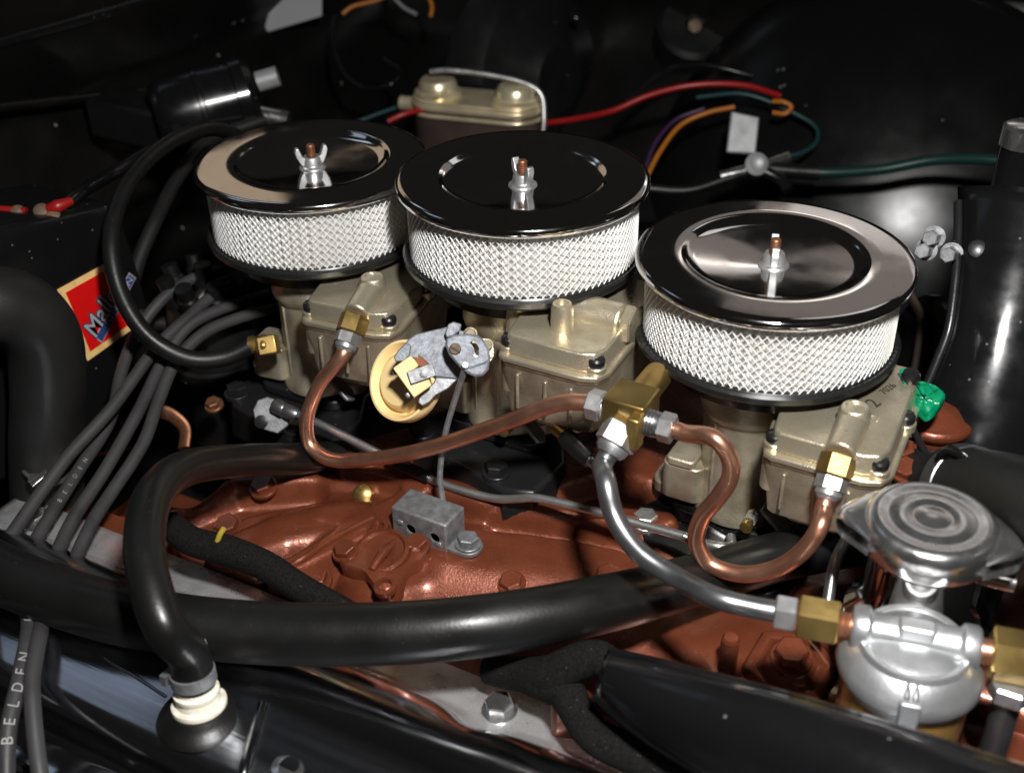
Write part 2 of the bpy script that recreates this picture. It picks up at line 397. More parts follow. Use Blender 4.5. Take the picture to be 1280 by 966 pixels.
Z += .0005 * np.sin(X * 90 + 3 * np.sin(Y * 60)) * np.sin(Y * 75 + 1)
Z -= np.maximum(Z - .086, 0) * sst((-.2165 - Y) / .007) * (1 - sst((X - .15) / .03))
def ground(x, y):
    i = np.clip((x - gx[0]) / (gx[1] - gx[0]), 0, len(gx) - 1.001); j = np.clip((y - gy[0]) / (gy[1] - gy[0]), 0, len(gy) - 1.001)
    a, b = int(i), int(j); s, t = i - a, j - b
    return (Z[a, b] * (1 - s) + Z[a + 1, b] * s) * (1 - t) + (Z[a, b + 1] * (1 - s) + Z[a + 1, b + 1] * s) * t
def on_casting(u, v):
    z = .11
    for _ in range(12):
        p = at(u, v, z=z); z = .5 * z + .5 * ground(p[0], p[1])
    p = at(u, v, z=z); return V(p[0], p[1], z)
engine = thing('engine_intake_manifold', 'copper painted intake manifold and cylinder head under the three carburetors', 'manifold', (0, -.1, -.09))
cs = MB().ribbon(np.stack([X, Y, Z], -1))
# skirt down to the bay floor so that the casting is a closed block
o = len(cs.v); ny = len(gy); nx = len(gx)
ring = [i * ny for i in range(nx)] + [(nx - 1) * ny + j for j in range(1, ny)] + [i * ny + ny - 1 for i in range(nx - 2, -1, -1)] + [j for j in range(ny - 2, 0, -1)]
cs.v += [(cs.v[k][0], cs.v[k][1], -.088) for k in ring]
for k in range(len(ring)):
    k2 = (k + 1) % len(ring); cs.f.append((ring[k], ring[k2], o + k2, o + k))
cs.build('casting', M['engine'], engine, smooth=80)

def bolt_head(name, p, ax, r, h, mat, parent, washer=True, lab=None, ph=.3):
    ax = np.array(ax, float) / np.linalg.norm(ax)
    b = MB().hexa(p + ax * (h * .25 if washer else 0), p + ax * h, r, ph=ph)
    if washer: b.cyl(p - ax * .001, p + ax * h * .28, r * 1.25, n=20, ch=.0003)
    return b.build(name, mat, parent, label=lab)

# cover plate with two bolts, two bosses and a domed centre with rib
pc = on_casting(480, 705); pn = V(-.05, -.22, 1); pn /= np.linalg.norm(pn)
pW, pE, pN, pS = [at(u, v, z=pc[2] + .008) for u, v in ((433, 692), (523, 684), (474, 664), (483, 737))]
ex = (pE - pW) / 2; ey = (pN - pS) / 2; pm = (pE + pW + pN + pS) / 4
out = []
for k in range(72):
    a = 2 * math.pi * k / 72
    rr = .80 + .42 * abs(math.cos(2 * a)) ** 2.2
    out.append(pm + ex * math.cos(a) * rr + ey * math.sin(a) * rr)
pl = MB(); n = len(out)
vs = [p - pn * .014 for p in out] + [p + pn * .0005 for p in out] + [pm + (p - pm) * .94 + pn * .0025 for p in out]
pl.add(vs, [tuple(range(2 * n, 3 * n))] + [(r * n + k, r * n + (k + 1) % n, (r + 1) * n + (k + 1) % n, (r + 1) * n + k) for r in (0, 1) for k in range(n)])
plate = pl.build('cover_plate', M['engine'], engine, smooth=50)
Rp = np.stack([ex / np.linalg.norm(ex), np.cross(pn, ex / np.linalg.norm(ex)), pn], 1)
d = MB(); d.lathe([(.0195, .001), (.019, .0045), (.0165, .0055), (.0150, .0035), (.010, .003), (0, .0028)], 40, pm, pn)
r_a, r_b = at(466, 716, z=pm[2]), at(497, 681, z=pm[2])
d.tube([r_a + pn * .003, (r_a + r_b) / 2 + pn * .0062, r_b + pn * .004], [.0025, .0036, .0025], n=12)
d.build('plate_dome', M['engine'], plate)
for p in (pW, pE): bolt_head('plate_bolt', p + pn * .0015, pn, .0072, .0065, M['engine'], plate)
for p in (pN, pS):
    MB().lathe([(.0075, .001), (.0072, .0045), (.0048, .005), (.0042, .0015), (0, .0012)], 24, p, pn).build('plate_boss', M['engine'], plate)
for u, v in ((396, 727), (286, 660), (330, 610)):
    bolt_head('casting_bolt', on_casting(u, v), (0, -.3, 1), .0085, .008, M['engine'], engine)
for rb in ([(325, 728), (370, 704), (420, 672), (466, 648)], [(690, 652), (740, 645), (790, 648), (835, 662)]):
    MB().tube([on_casting(*q) + V(0, 0, .0005) for q in rb], .0024, n=10).build('casting_rib', M['engine'], engine)
for u, v in ((225, 668), (640, 730), (760, 722)):
    bolt_head('casting_bolt', on_casting(u, v), (0, -.3, 1), .0075, .007, M['engine'], engine)
p = on_casting(455, 618); MB().lathe([(.0075, -.004), (.0072, .004), (.004, .0062), (0, .0065)], 20, p, (.1, -.6, .6)).build('brass_plug', M['brass_dull'], engine)
# carburettor pads, painted black
CX = (-.1766, -.001, .1766); CZ = (.0, .0185, .0); BASE = .125
def rounded(w, h, r, n=6):
    pts = []
    for cx, cy, a0 in ((w - r, h - r, 0), (-w + r, h - r, 90), (-w + r, -h + r, 180), (w - r, -h + r, 270)):
        for k in range(n + 1):
            a = math.radians(a0 + 90 * k / n); pts.append((cx + r * math.cos(a), cy + r * math.sin(a)))
    return pts
for i, cx in enumerate(CX):
    b = MB(); top = BASE + CZ[i]
    poly = [(-.060, -.066), (-.046, -.080), (.010, -.092), (.036, -.100), (.058, -.092), (.062, -.05), (.046, -.02), (.050, .04), (.03, .06), (-.03, .06), (-.055, .03), (-.05, -.02), (-.062, -.045)]
    b.prism(poly, .085, top - .010, (cx, 0, 0), ctr=(0, 0), top=.96)
    b.prism(rounded(.040, .048, .014), top - .0102, top, (cx, -.004, 0))
    pad = b.build('carburetor_pad', M['black_cast'], engine, bevel=.003, seg=3)
    for u in ((-.050, -.064), (.022, -.082), (-.04, .045)):
        bolt_head('pad_bolt', V(cx + u[0], u[1], top - .010), (0, 0, 1), .0082, .009, M['nut'] if i == 2 else M['black_cast'], pad)

# ================================================================== CARBURETORS (x3)
def make_carb(kind):
    t = thing('carburetor', '-', 'carburetor')
    b = MB()
    b.lathe([(.0, .0), (.031, .0), (.031, .006), (.0285, .010), (.0275, .030), (.0275, .076), (.030, .079), (.0312, .083), (.0312, .087), (.0295, .090), (.0295, .100), (0, .100)], 48, (.001, -.024, 0))
    b.lathe([(.0, .0), (.030, .0), (.029, .05), (.029, .098), (0, .098)], 32, (-.004, .024, 0))
    b.box((-.0265, -.024, .042), (.003, .004, .062))
    b.box((-.012, -.0482, .045), (.0025, .0025, .062))
    b.box((.018, .0, .055), (.05, .06, .055))
    b.prism(rounded(.050, .016, .010), .0, .009, (-.008, -.024, 0))
    b.prism(rounded(.014, .013, .006), .006, .034, (-.033, -.036, 0)); b.prism(rounded(.010, .012, .004), .034, .040, (-.034, -.038, 0))
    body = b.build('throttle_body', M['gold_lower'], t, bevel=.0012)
    # float bowl, lower casting
    foot = [(.026, -.050), (.0315, -.087), (.0335, -.0915), (.038, -.094), (.090, -.094), (.100, -.090), (.104, -.080), (.101, .012), (.091, .024), (.030, .024), (.022, .01)]
    b = MB(); b.prism(foot, .050, .0905, ctr=(.062, -.035), top=1.0)
    b.v = [((p[0] - .062) * (.88 if p[2] < .055 else 1) + .062, (p[1] + .035) * (.90 if p[2] < .055 else 1) - .035, p[2]) for p in b.v]
    for x, y in ((.036, -.083), (.094, -.080), (.095, .010)): b.cyl((x, y, .066), (x, y, .0906), .0065, ch=.0005)
    b.prism(rounded(.018, .02, .005), .034, .0505, (.062, -.05, 0))
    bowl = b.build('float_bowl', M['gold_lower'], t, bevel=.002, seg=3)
    # gasket + cover (air horn casting)
    c = np.array((.062, -.035))
    def grow(k): return [tuple(c + (np.array(p) - c) * k) for p in foot]
    MB().prism(grow(1.012), .0906, .0921).build('gasket', M['gasket'], t)
    b = MB(); b.prism(grow(1.03), .0922, .0968)
    b.prism(grow(.955), .0969, .1095, top=.95)
    cover = b.build('bowl_cover', M['gold'], t, bevel=.0014, seg=3)
    for x, y in ((.036, -.0845), (.0965, -.0835), (.099, -.030), (.096, .012)):
        MB().cyl((x, y, .0950), (x, y, .1005), .0068, ch=.0006).build('screw_boss', M['gold'], cover)
    h = MB().lathe([(.030, .088), (.0325, .091), (.0325, .096), (.044, .101), (.046, .106), (.046, .1125), (.043, .1135), (.0, .1135)], 48, (-.002, 0, 0))
    h.prism([(-.02, -.02), (.06, -.05), (.075, .0), (.04, .03)], .100, .1090)
    h.build('air_horn', M['gold'], t, bevel=.001)
    for x, y, zz in ((.0965, -.0835, .1005), (.099, -.030, .1005), (.036, -.0845, .1005)):
        s = MB().lathe([(.0052, 0), (.0056, .001), (.0056, .0042), (.0046, .0056), (0, .006)], 18, (x, y, zz))
        so = s.build('cover_screw', M['black_cast'], t)
        MB().box((x, y, zz + .0057), (.0094, .0013, .0012), frame((0, 0, 1)) if False else np.array([[.8, -.6, 0], [.6, .8, 0], [0, 0, 1]])).build('slot', M['ink_black'], so, smooth=0)
    # idle screw with spring, throttle arm, bowl ribs and air horn screws
    sp_ = []
    for k in range(49):
        a = 2 * math.pi * k / 8; sp_.append((.020 + .0036 * math.cos(a), -.052 - .010 * k / 48, .016 + .0036 * math.sin(a)))
    MB().tube(sp_, .0007, n=6, smooth=False).build('idle_spring', M['nut'], t)
    MB().lathe([(.0022, 0), (.0022, .016), (.0042, .0162), (.0042, .020), (0, .0205)], 16, (.020, -.048, .016), (0, -1, 0)).build('idle_screw', M['brass'], t)
    MB().prism([(-.004, -.004), (.020, -.006), (.024, .0), (.018, .006), (-.004, .005)], -.0012, .0012, (.030, -.058, .026), np.array([[.8, 0, .6], [-.1, 1, .1], [-.6, 0, .8]])).build('throttle_arm', M['zinc'], t, bevel=.0005)
    for x in (.046, .066, .084):
        MB().box((x, -.0935, .072), (.0022, .0020, .026)).build('bowl_rib', M['gold_lower'], bowl, bevel=.0006)
    for a in (3.6, 4.3, 5.2):
        MB().lathe([(.0038, 0), (.0040, .003), (.0030, .0042), (0, .0044)], 12, (.041 * math.cos(a), .041 * math.sin(a), .1125)).build('air_horn_screw', M['gasket'], t)
    if kind == 'side':
        b = MB(); i0, i1 = V(.0745, -.058, .1150), V(.0750, -.090, .1060)
        b.cyl(i0, i1, .0095, ch=.001)
        b.lathe([(.0095, -.006), (.0095, .004), (.0080, .0075), (.0054, .0082), (.0050, .0060), (0, .0060)], 24, i0 + V(0, -.004, 0))
        b.box((.0745, -.072, .106), (.015, .030, .012))
        b.build('inlet_boss', M['gold'], t, bevel=.0008)
    else:
        b = MB(); b.cyl((.058, -.040, .1085), (.096, -.040, .1085), .0125, ch=.0015)
        b.box((.075, -.040, .102), (.030, .020, .010))
        b.build('inlet_boss', M['gold'], t, bevel=.0008)
        MB().hexa((.0965, -.040, .1085), (.104, -.040, .1085), .0135).build('inlet_plug', M['gold'], t)
        MB().lathe([(.0075, .104), (.0072, .124), (.006, .1275), (.0042, .128), (.004, .1255), (0, .1255)], 24, (.064, -.066, 0)).build('vent_post', M['gold'], t)
        MB().cyl((.026, -.056, .092), (.026, -.056, .114), .0075, ch=.001).build('vent_post', M['gold'], t)
    return t
cb1 = make_carb('side'); cb2 = make_carb('mid'); cb3 = copy_tree(cb1)
for i, (c, lab) in enumerate(((cb1, 'gold zinc carburetor beside the distributor, with black hose on its brass elbow'), (cb2, 'gold zinc carburetor between two others, with yellow choke disc at its side'), (cb3, 'gold zinc carburetor wearing a green tag, beside the radiator'))):
    c.location = (CX[i], 0, BASE + CZ[i]); c['label'] = lab; c['group'] = 'three carburetors in a row'
cb1.rotation_euler.z = .12; cb1.location.x += .003
bpy.context.view_layer.update()
# cast and written marks on the covers
def flat_text(body, u, v, z, size, ang, mat, parent, name='lettering', depth=.0002):
    p = at(u, v, z=z); c, s = math.cos(ang), math.sin(ang)
    return text_mb(body, size, p, np.array([[c, -s, 0], [s, c, 0], [0, 0, 1]]), depth).build(name, mat, parent, smooth=0)
zt = BASE + .1097
flat_text('2', 1092, 504, zt, .013, 1.25, M['ink_black'], cb3)
flat_text('S', 1080, 517, zt, .012, 1.25, M['ink_black'], cb3)
flat_text('7026', 1110, 486, zt, .007, 1.25, M['ink_black'], cb3)
flat_text('71', 1094, 523, zt, .007, .0, M['emboss'], cb3)
flat_text('62', 768, 406, zt + .0185, .010, .0, M['emboss'], cb2)


# ================================================================== AIR CLEANERS (x3)
def make_cleaner():
    t = thing('air_cleaner', '-', 'air cleaner')            # z=0: pan bottom, lid plane at .0615
    LZ = .0635
    b = MB().lathe([(.0, .002), (.040, .002), (.050, -.0140), (.060, -.0145), (.0650, -.0120), (.0675, -.0050), (.070, -.0010), (.076, .0015), (.0815, .0038), (.0836, .0060), (.0838, .0095), (.0822, .0110), (.0800, .0100), (.0795, .0085), (.05, .0075), (0, .0075)], 96)
    b.build('base_pan', M['pan_black'], t)
    # pleated paper
    rows = []
    npl = 68
    for z in (.0082, LZ - .005):
        rows.append([((.0745 + .0024 * (1 if k % 2 else -1)) * math.cos(math.pi * k / npl), (.0745 + .0024 * (1 if k % 2 else -1)) * math.sin(math.pi * k / npl), z) for k in range(2 * npl + 1)])
    el = MB().ribbon(rows).build('filter_element', M['filter_paper'], t, smooth=0)
    # expanded metal screen: two families of inclined strands
    b = MB(); nst = 98; nz = 20; z0, z1 = .0082, LZ - .004; r = .0782; w = .00048
    for fam in (1, -1):
        for k in range(nst):
            a0 = 2 * math.pi * k / nst; vs = []
            for i in range(nz + 1):
                zz = z0 + (z1 - z0) * i / nz; a = a0 + fam * 2 * math.pi / nst * 9.0 * i / nz
                rr = r + (.0003 if fam > 0 else 0)
                ca, sa = math.cos(a), math.sin(a)
                tx = V(-sa, ca, 0) * w
                pc_ = V(rr * ca, rr * sa, zz)
                vs += [pc_ - tx, pc_ + V(ca, sa, 0) * .0005, pc_ + tx]
            fs = []
            for i in range(nz):
                for j in range(2): fs.append((3 * i + j, 3 * i + j + 1, 3 * i + j + 4, 3 * i + j + 3))
            b.add(vs, fs)
    so = b.build('wire_screen', M['mesh_wire'], el, kind='stuff', smooth=0)
    for z in (.0090, LZ - .0048):
        pass
    MB().lathe([(.0758, .0080), (.0795, .0080), (.0800, .0090), (.0788, .0106), (.0758, .0106)], 96).build('rubber_seal', M['pan_black'], el)
    MB().lathe([(.0758, LZ - .0068), (.0795, LZ - .0068), (.0800, LZ - .0055), (.0795, LZ - .003), (.0758, LZ - .003)], 96).build('rubber_seal', M['gasket'], el)
    pr = [(.0, -.0080), (.010, -.0076), (.030, -.0056), (.048, -.0037), (.0525, -.0030), (.0548, -.0018), (.0566, -.0004), (.0582, .0001), (.066, -.0001), (.074, -.0003), (.0800, -.0005), (.0832, -.0006), (.0850, -.0014), (.0859, -.0032), (.0858, -.0056), (.0846, -.0074), (.0825, -.0080), (.0806, -.0055), (.0800, -.0035), (.06, -.003), (.057, -.006), (.050, -.0085), (.0, -.0112)]
    lid = MB().lathe([(r_, z_ + LZ) for r_, z_ in pr], 128).build('lid', M['chrome'], t, smooth=60)
    # stud with thread, wing nut
    th = [(0, LZ - .006)]
    for k in range(12):
        z = LZ - .006 + k * .0013; th += [(.0026, z), (.0033, z + .00075)]
    th += [(.0026, LZ + .0100), (0, LZ + .0106)]
    MB().lathe(th, 16).build('stud', M['copper_stud'], t)
    nut = MB().lathe([(.0036, LZ - .0092), (.0095, LZ - .0088), (.0100, LZ - .0078), (.0095, LZ - .0066), (.0072, LZ - .0055), (.0066, LZ - .001), (.0058, LZ + .001), (.0036, LZ + .001)], 28)
    for sg in (1, -1):
        pts = [(a_ * .82, b_ * .82 - .001) for a_, b_ in [(.0045, -.002), (.0075, -.0035), (.0105, .0), (.0135, .006), (.0150, .0115), (.0140, .0150), (.0115, .0155), (.0100, .0120), (.0085, .0075), (.0055, .005)]]
        R = np.array([[sg, 0, 0], [0, 0, -sg], [0, 1, 0]], float)
        nut.prism(pts, -.0024, .0024, (0, 0, LZ - .003), R)
    nut.build('wing_nut', M['nut'], t, bevel=.0011, seg=3)
    return t
ac = [make_cleaner()]; ac += [copy_tree(ac[0]) for _ in range(2)]
for i, (lab, az) in enumerate((('round chrome lidded air cleaner beside the black hose loop and plug leads', .9), ('raised round chrome lidded air cleaner standing between the two others', 2.55), ('round chrome lidded air cleaner over the green tagged carburetor', 1.9))):
    o = ac[i]; o.location = (CX[i] + (0, 0, 0)[i], .0023 if i == 1 else 0, .300 - .0615 + CZ[i]); o['label'] = lab; o['group'] = 'three air cleaners in a row'
    for ch in o.children:
        if ch.name.startswith('wing_nut'): ch.rotation_euler.z = az
        else: ch.rotation_euler.z = (0, 1.1, 2.3)[i]

# ================================================================== FUEL LINES
ac1 = np.array(cb1.location); ac3 = np.array(cb3.location)
def flare(parent, p, dirv, brass=True):
    """brass hex + bright flare nut at a carburettor inlet; returns pipe start"""
    d = np.array(dirv, float) / np.linalg.norm(dirv); q = np.array(p, float)
    MB().hexa(q, q + d * .013, .0105, ph=.25).build('brass_fitting', M['brass_dull'], parent)
    nb = MB().hexa(q + d * .0131, q + d * .0215, .0092, ph=.3); nb.lathe([(.0075, .0214), (.0078, .024), (.0055, .027), (.003, .0272)], 20, q, d)
    nb.build('flare_nut', M['nut'], parent)
    return q + d * .022
inl = V(.0750, -.0895, .1060)
inl1 = ac1 + np.array(Matrix.Rotation(.12, 3, 'Z')) @ inl; inl3 = ac3 + inl
t = thing('copper_fuel_line', 'long copper fuel line with a low U bend, from brass tee toward the distributor', 'fuel line', inl1)
dn1 = V(.02, -.70, -.72); dn1 /= np.linalg.norm(dn1)
s1 = flare(t, inl1, dn1)
TEE = at(785, 515, y=-.118)
PIPE_R = .0052
e1 = at(738, 504, y=-.118)
MB().tube([s1, s1 + dn1 * .008] + [at(u, v, y=yy) for u, v, yy in ((404, 474, -.108), (390, 502, -.112), (383, 530, -.117), (388, 556, -.121), (410, 573, -.123), (450, 575, -.124), (530, 562, -.124), (640, 525, -.122), (690, 506, -.120), (715, 502, -.119))] + [e1], PIPE_R, n=20, sub=10).build('pipe', M['copper'], t)
p0 = e1; ax1 = (TEE - V(.018, 0, 0)) - e1
MB().hexa(e1 - V(.001, 0, 0), e1 + V(.0085, 0, .0), .0095, ph=.3).build('flare_nut', M['nut'], t)
MB().lathe([(.0078, 0), (.0082, .001), (.0078, .002), (.0082, .003), (.0078, .004), (.0082, .005), (.0078, .006), (.0078, .009)], 20, e1 + V(.0085, 0, 0), (1, 0, 0)).build('thread', M['nut'], t)

t = thing('brass_fuel_tee', 'brass block tee joining two copper lines and a steel line', 'fitting', TEE - V(0, 0, .02))
tb = MB().box(TEE + V(.0, .004, .0), (.0265, .026, .0225)); tb.build('block', M['brass_dull'], t, bevel=.0012)
MB().box(TEE + V(.0100, -.0125, -.003), (.0075, .010, .0215)).build('side_lug', M['brass'], t, bevel=.0012)
MB().cyl(TEE + V(.0, .018, 0), TEE + V(0, .046, 0.0), .009).build('inlet_stem', M['brass'], t)

t = thing('copper_fuel_line', 'short copper fuel line in an S bend and loop, ending at the tagged carburetor', 'fuel line', inl3)
dn3 = V(.0, -.68, -.75); dn3 /= np.linalg.norm(dn3)
s3 = flare(t, inl3, dn3)
e2 = TEE + V(.031, -.003, -.001)
MB().tube([e2, e2 + V(.006, -.0005, 0)] + path([(893, 548), (911, 570), (913, 595), (897, 622), (877, 647), (871, 677), (887, 704), (925, 717), (968, 711), (1004, 688)], y=-.128) + [at(1026, 656, y=-.122), s3 + dn3 * .010, s3], PIPE_R, n=20, sub=10).build('pipe', M['copper'], t)
MB().hexa(TEE + V(.0215, -.003, -.001), TEE + V(.0305, -.003, -.001), .0090, ph=.5).build('flare_nut', M['nut'], t)
MB().lathe([(.0078, 0), (.0082, .001), (.0078, .002), (.0082, .003), (.0078, .004), (.0082, .005), (.0078, .006), (.0078, .009)], 20, TEE + V(.0132, -.003, -.001), (1, 0, 0)).build('thread', M['steel'], t)

# ---- fuel filter
FC = at(1140, 822, d=.60)
fa, fb = at(1064, 782, z=FC[2] + .012), at(1224, 812, z=FC[2] + .012)
fx = (fb - fa) / np.linalg.norm(fb - fa); fr = .0355
t = thing('fuel_filter', 'silver die cast fuel filter head with amber bowl below, between two brass fittings', 'fuel filter', FC - V(0, 0, .07))
mid = (fa + fb) / 2; yx = V(-fx[1], fx[0], 0); yx /= np.linalg.norm(yx)
hc = mid + V(0, 0, -.008) - yx * .004
b = MB().lathe([(0, .012), (.020, .0105), (.0285, .006), (.0322, .001), (.0342, -.0025), (.0352, -.0045), (.0356, -.0085), (.0345, -.0105), (.0318, -.0110), (.0315, -.0165), (0, -.0165)], 56, hc)
b.build('filter_head', M['cast_alu'], t, bevel=.0006)
b = MB().lathe([(.0225, .0), (.0235, .0024), (.0262, .0028), (.0275, .0005)], 48, hc + V(0, 0, .0070)); b.build('head_ring', M['cast_alu'], t)
L = np.linalg.norm(fb - fa)
b = MB().lathe([(.0, 0), (.0105, 0), (.0118, .002), (.0118, .008), (.0095, .0095), (.0095, L - .0095), (.0118, L - .008), (.0118, L - .002), (.0105, L), (0, L)], 32, fa, fx); b.build('port_tube', M['cast_alu'], t, bevel=.0005)
b = MB().prism(rounded(.009, .005, .003), -.004, .010, mid + V(0, 0, .002) - yx * .003, np.stack([fx, yx, V(0, 0, 1)], 1)); b.build('boss', M['cast_alu'], t, bevel=.0015)
b = MB().lathe([(.0315, -.0165), (.0315, -.05), (.028, -.062), (0, -.064)], 48, hc)
b.build('glass_bowl', M['amber'], t)
fr_ = [(r_ * .9, z) for r_, z in [(.031, -.018), (.031, -.058), (0, -.058)]]
pe = MB(); 
rows = [[hc + V((.0268 + .0014 * (k % 2)) * math.cos(math.pi * k / 30), (.0268 + .0014 * (k % 2)) * math.sin(math.pi * k / 30), z) for k in range(61)] for z in (-.017, -.055)]
pe.ribbon(rows).build('paper_element', M['gold_lid'], t, smooth=0)
bp = [hc + V(*(-yx * .0365)[:2], -.060), hc + V(*(-yx * .0370)[:2], -.010), hc + V(*(-yx * .0335)[:2], .002), hc + V(*(-yx * .026)[:2], .0068)]
b = MB().tube([p + fx * .002 for p in bp], .0013, n=10); b.tube([p - fx * .002 for p in bp], .0013, n=10)
b.build('bail_wire', M['steel'], t)
b = MB().box(hc - yx * .0365 + V(0, 0, -.004), (.010, .004, .016), np.stack([fx, yx, V(0, 0, 1)], 1)); b.build('bail_catch', M['cast_alu'], t, bevel=.001)
# bracket stem that carries the filter on the casting
MB().cyl(hc + V(0, 0, -.064), V(hc[0], hc[1], ground(hc[0], hc[1]) - .002), .012).build('bowl_stem', M['black_cast'], t)
t2 = thing('steel_fuel_line', 'bare steel fuel line curving from brass tee down to the fuel filter', 'fuel line', TEE - V(0, 0, .1))
n0 = at(775, 543, y=-.128); dv = V(-.18, -.72, -.62); dv /= np.linalg.norm(dv)
MB().hexa(n0 - dv * .006, n0 + dv * .008, .0125, ph=.2).build('flare_nut', M['nut'], t2)
MB().lathe([(.0102, .008), (.0098, .011), (.0075, .0135), (.004, .014)], 22, n0, dv).build('nut_collar', M['nut'], t2)
q1 = fa - fx * .033; q2 = fa - fx * .037
dq = float((q2 - CAM) @ FW)
ste = [n0 + dv * .008, n0 + dv * .020] + path([(u, v, .668 + (dq + .012 - .668) * f) for u, v, f in ((757, 600, 0), (768, 645, .10), (797, 688, .28), (845, 721, .52))]) + [q2 - fx * .030 + V(0, 0, .0015), q2 - fx * .010, q2]
MB().tube(ste, .0058, n=20).build('pipe', M['steel'], t2)
MB().hexa(q2 - fx * .001, q2 + fx * .010, .0095, ph=.75).build('flare_nut', M['nut'], t2)
MB().hexa(q2 + fx * .0105, q2 + fx * .031, .0122, ph=.80).build('brass_fitting', M['brass'], t2)
MB().lathe([(.0062, 0), (.0068, .001), (.0062, .002), (.0068, .003), (.0062, .004), (.0068, .005), (.0062, .008)], 16, q2 + fx * .031, fx).build('thread', M['copper'], t2)
t3 = thing('brass_elbow', 'brass elbow at the outlet of the fuel filter with steel pipe hanging below', 'fitting', fb)
MB().cyl(fb - fx * .002, fb + fx * .006, .0065).build('thread', M['copper'], t3)
MB().hexa(fb + fx * .005, fb + fx * .030, .0135, ph=.5).build('elbow_body', M['brass'], t3)
ek = fb + fx * .018 - yx * .004
MB().hexa(ek + V(0, 0, -.012), ek + V(0, 0, -.022), .0115).build('flare_nut', M['nut'], t3)
MB().tube([ek + V(0, 0, -.02), ek + V(0, 0, -.05), ek + V(0, -.004, -.10)], .0068).build('pipe', M['steel'], t3)

# ================================================================== CHOKE
TH = at(507, 475, y=-.098)
t = thing('choke_thermostat', 'grey choke bracket with yellow plastic disc on the side of a carburetor', 'choke', TH - V(0, 0, .03))
dx = V(-.62, -.60, .22); dx /= np.linalg.norm(dx)         # disc axis, toward the viewer
vc = FW * -1
ax = -FW * .80 - RT * .55 + UP * .10; ax /= np.linalg.norm(ax)
dc = at(505, 476, d=.797)
MB().lathe([(0, -.009), (.0255, -.009), (.0275, -.006), (.0278, .001), (.0270, .0035), (.0254, .0038), (.0236, .0015), (.0226, -.0030), (.0208, -.0034), (.0199, .0010), (.0170, .0040), (0, .0056)], 64, dc, ax).build('disc', M['yellow'], t)
# bracket plate: polygon traced on a plane facing the viewer, 3 mm thick
Rb = np.stack([RT, UP, -FW], 1)
def plate_px(poly, dd, th, name, mat, parent, bev=.0008, tilt=None):
    c = np.mean(np.array(poly, float), 0); o = at(c[0], c[1], d=dd); k = dd / F_PX
    R = Rb if tilt is None else Rb @ tilt
    return MB().prism([((u - c[0]) * k, -(v - c[1]) * k) for u, v in poly], -th, 0, o, R).build(name, mat, parent, bevel=bev)
def rotm(ax_, a):
    return np.array(Matrix.Rotation(a, 3, ax_))
plate_px([(511, 424), (520, 418), (560, 408), (572, 403), (576, 412), (600, 420), (604, 452), (580, 470), (572, 474), (545, 471), (532, 462), (520, 448), (505, 447), (498, 440)], .775, .003, 'bracket_plate', M['zinc_blue'], t, tilt=rotm('Y', .25))
plate_px([(545, 471), (572, 474), (560, 486), (545, 494), (538, 502), (528, 508), (522, 503), (524, 496), (534, 486), (542, 478)], .772, .003, 'bracket_foot', M['zinc'], t)
plate_px([(492, 446), (497, 438), (508, 428), (514, 432), (512, 444), (505, 452), (494, 452)], .765, .003, 'bracket_ear', M['zinc_blue'], t)
plate_px([(556, 416), (560, 405), (567, 402), (577, 405), (575, 414), (566, 420), (558, 422)], .768, .004, 'bracket_ear', M['zinc_blue'], t)
plate_px([(509, 439), (518, 437), (537, 455), (532, 460), (523, 458)], .7715, .002, 'rusty_patch', M['rust'], t)
# lever with slot
plate_px([(577, 461), (592, 457), (606, 452), (612, 448), (611, 462), (603, 471), (593, 471), (584, 467)], .7515, .006, 'lever_flange', M['zinc_blue'], t, bev=.0018)
lev = plate_px([(556, 430), (558, 422), (566, 418), (585, 417), (598, 419), (604, 424), (611, 436), (613, 447), (610, 462), (602, 470), (592, 468), (584, 464), (577, 462), (568, 452), (560, 442)], .755, .004, 'lever', M['zinc_blue'], t, bev=.0015)
sl = MB(); k = .755 / F_PX
sl.tube([at(u, v, d=.76) for u, v in ((590, 428), (596, 434), (597, 444))], .0018, n=10)
def cut_simple(ob, prism_poly, dd):
    c = np.mean(np.array(prism_poly, float), 0); o = at(c[0], c[1], d=dd); kk = dd / F_PX
    cut(ob, MB().prism([((u - c[0]) * kk, -(v - c[1]) * kk) for u, v in prism_poly], -.02, .02, o, Rb))
bpy.context.view_layer.update()
cut_simple(lev, [(587, 428), (591, 425), (596, 428), (599, 436), (598, 445), (594, 447), (591, 444), (593, 437), (590, 431)], .755)
s = MB().lathe([(.0037, -.003), (.0037, .0010), (.0032, .0017), (0, .0018)], 20, at(569, 436, d=.755), -FW).build('pivot_screw', M['gasket'], t)
MB().box(at(569, 436, d=.7526), (.0075, .0012, .0006), Rb @ rotm('Z', -.5)).build('slot', M['ink_black'], s, smooth=0)
MB().cyl(at(592, 455, d=.757), at(592, 455, d=.772), .006).build('lever_shaft', M['zinc'], t)
ck = MB().prism([(-.0115, -.0145), (.0115, -.0145), (.0125, -.009), (.0125, -.004), (.002, -.004), (.002, .004), (.0125, .004), (.0125, .009), (.0115, .0145), (-.0115, .0145)], 0, .005, at(516, 471, d=.766), Rb @ rotm('Z', .62) @ np.diag([.60, .80, 1.]))
ck.build('plastic_clip', M['yellow'], t, bevel=.0009)
b = MB().box(at(527, 467, d=.7585), (.017, .0085, .0012), Rb @ rotm('Z', .33)); b.build('metal_tongue', M['zinc'], t, bevel=.0004)
MB().lathe([(.0026, -.001), (.0026, .0012), (0, .0018)], 14, at(530, 467, d=.758), -FW).build('rivet', M['zinc'], t)
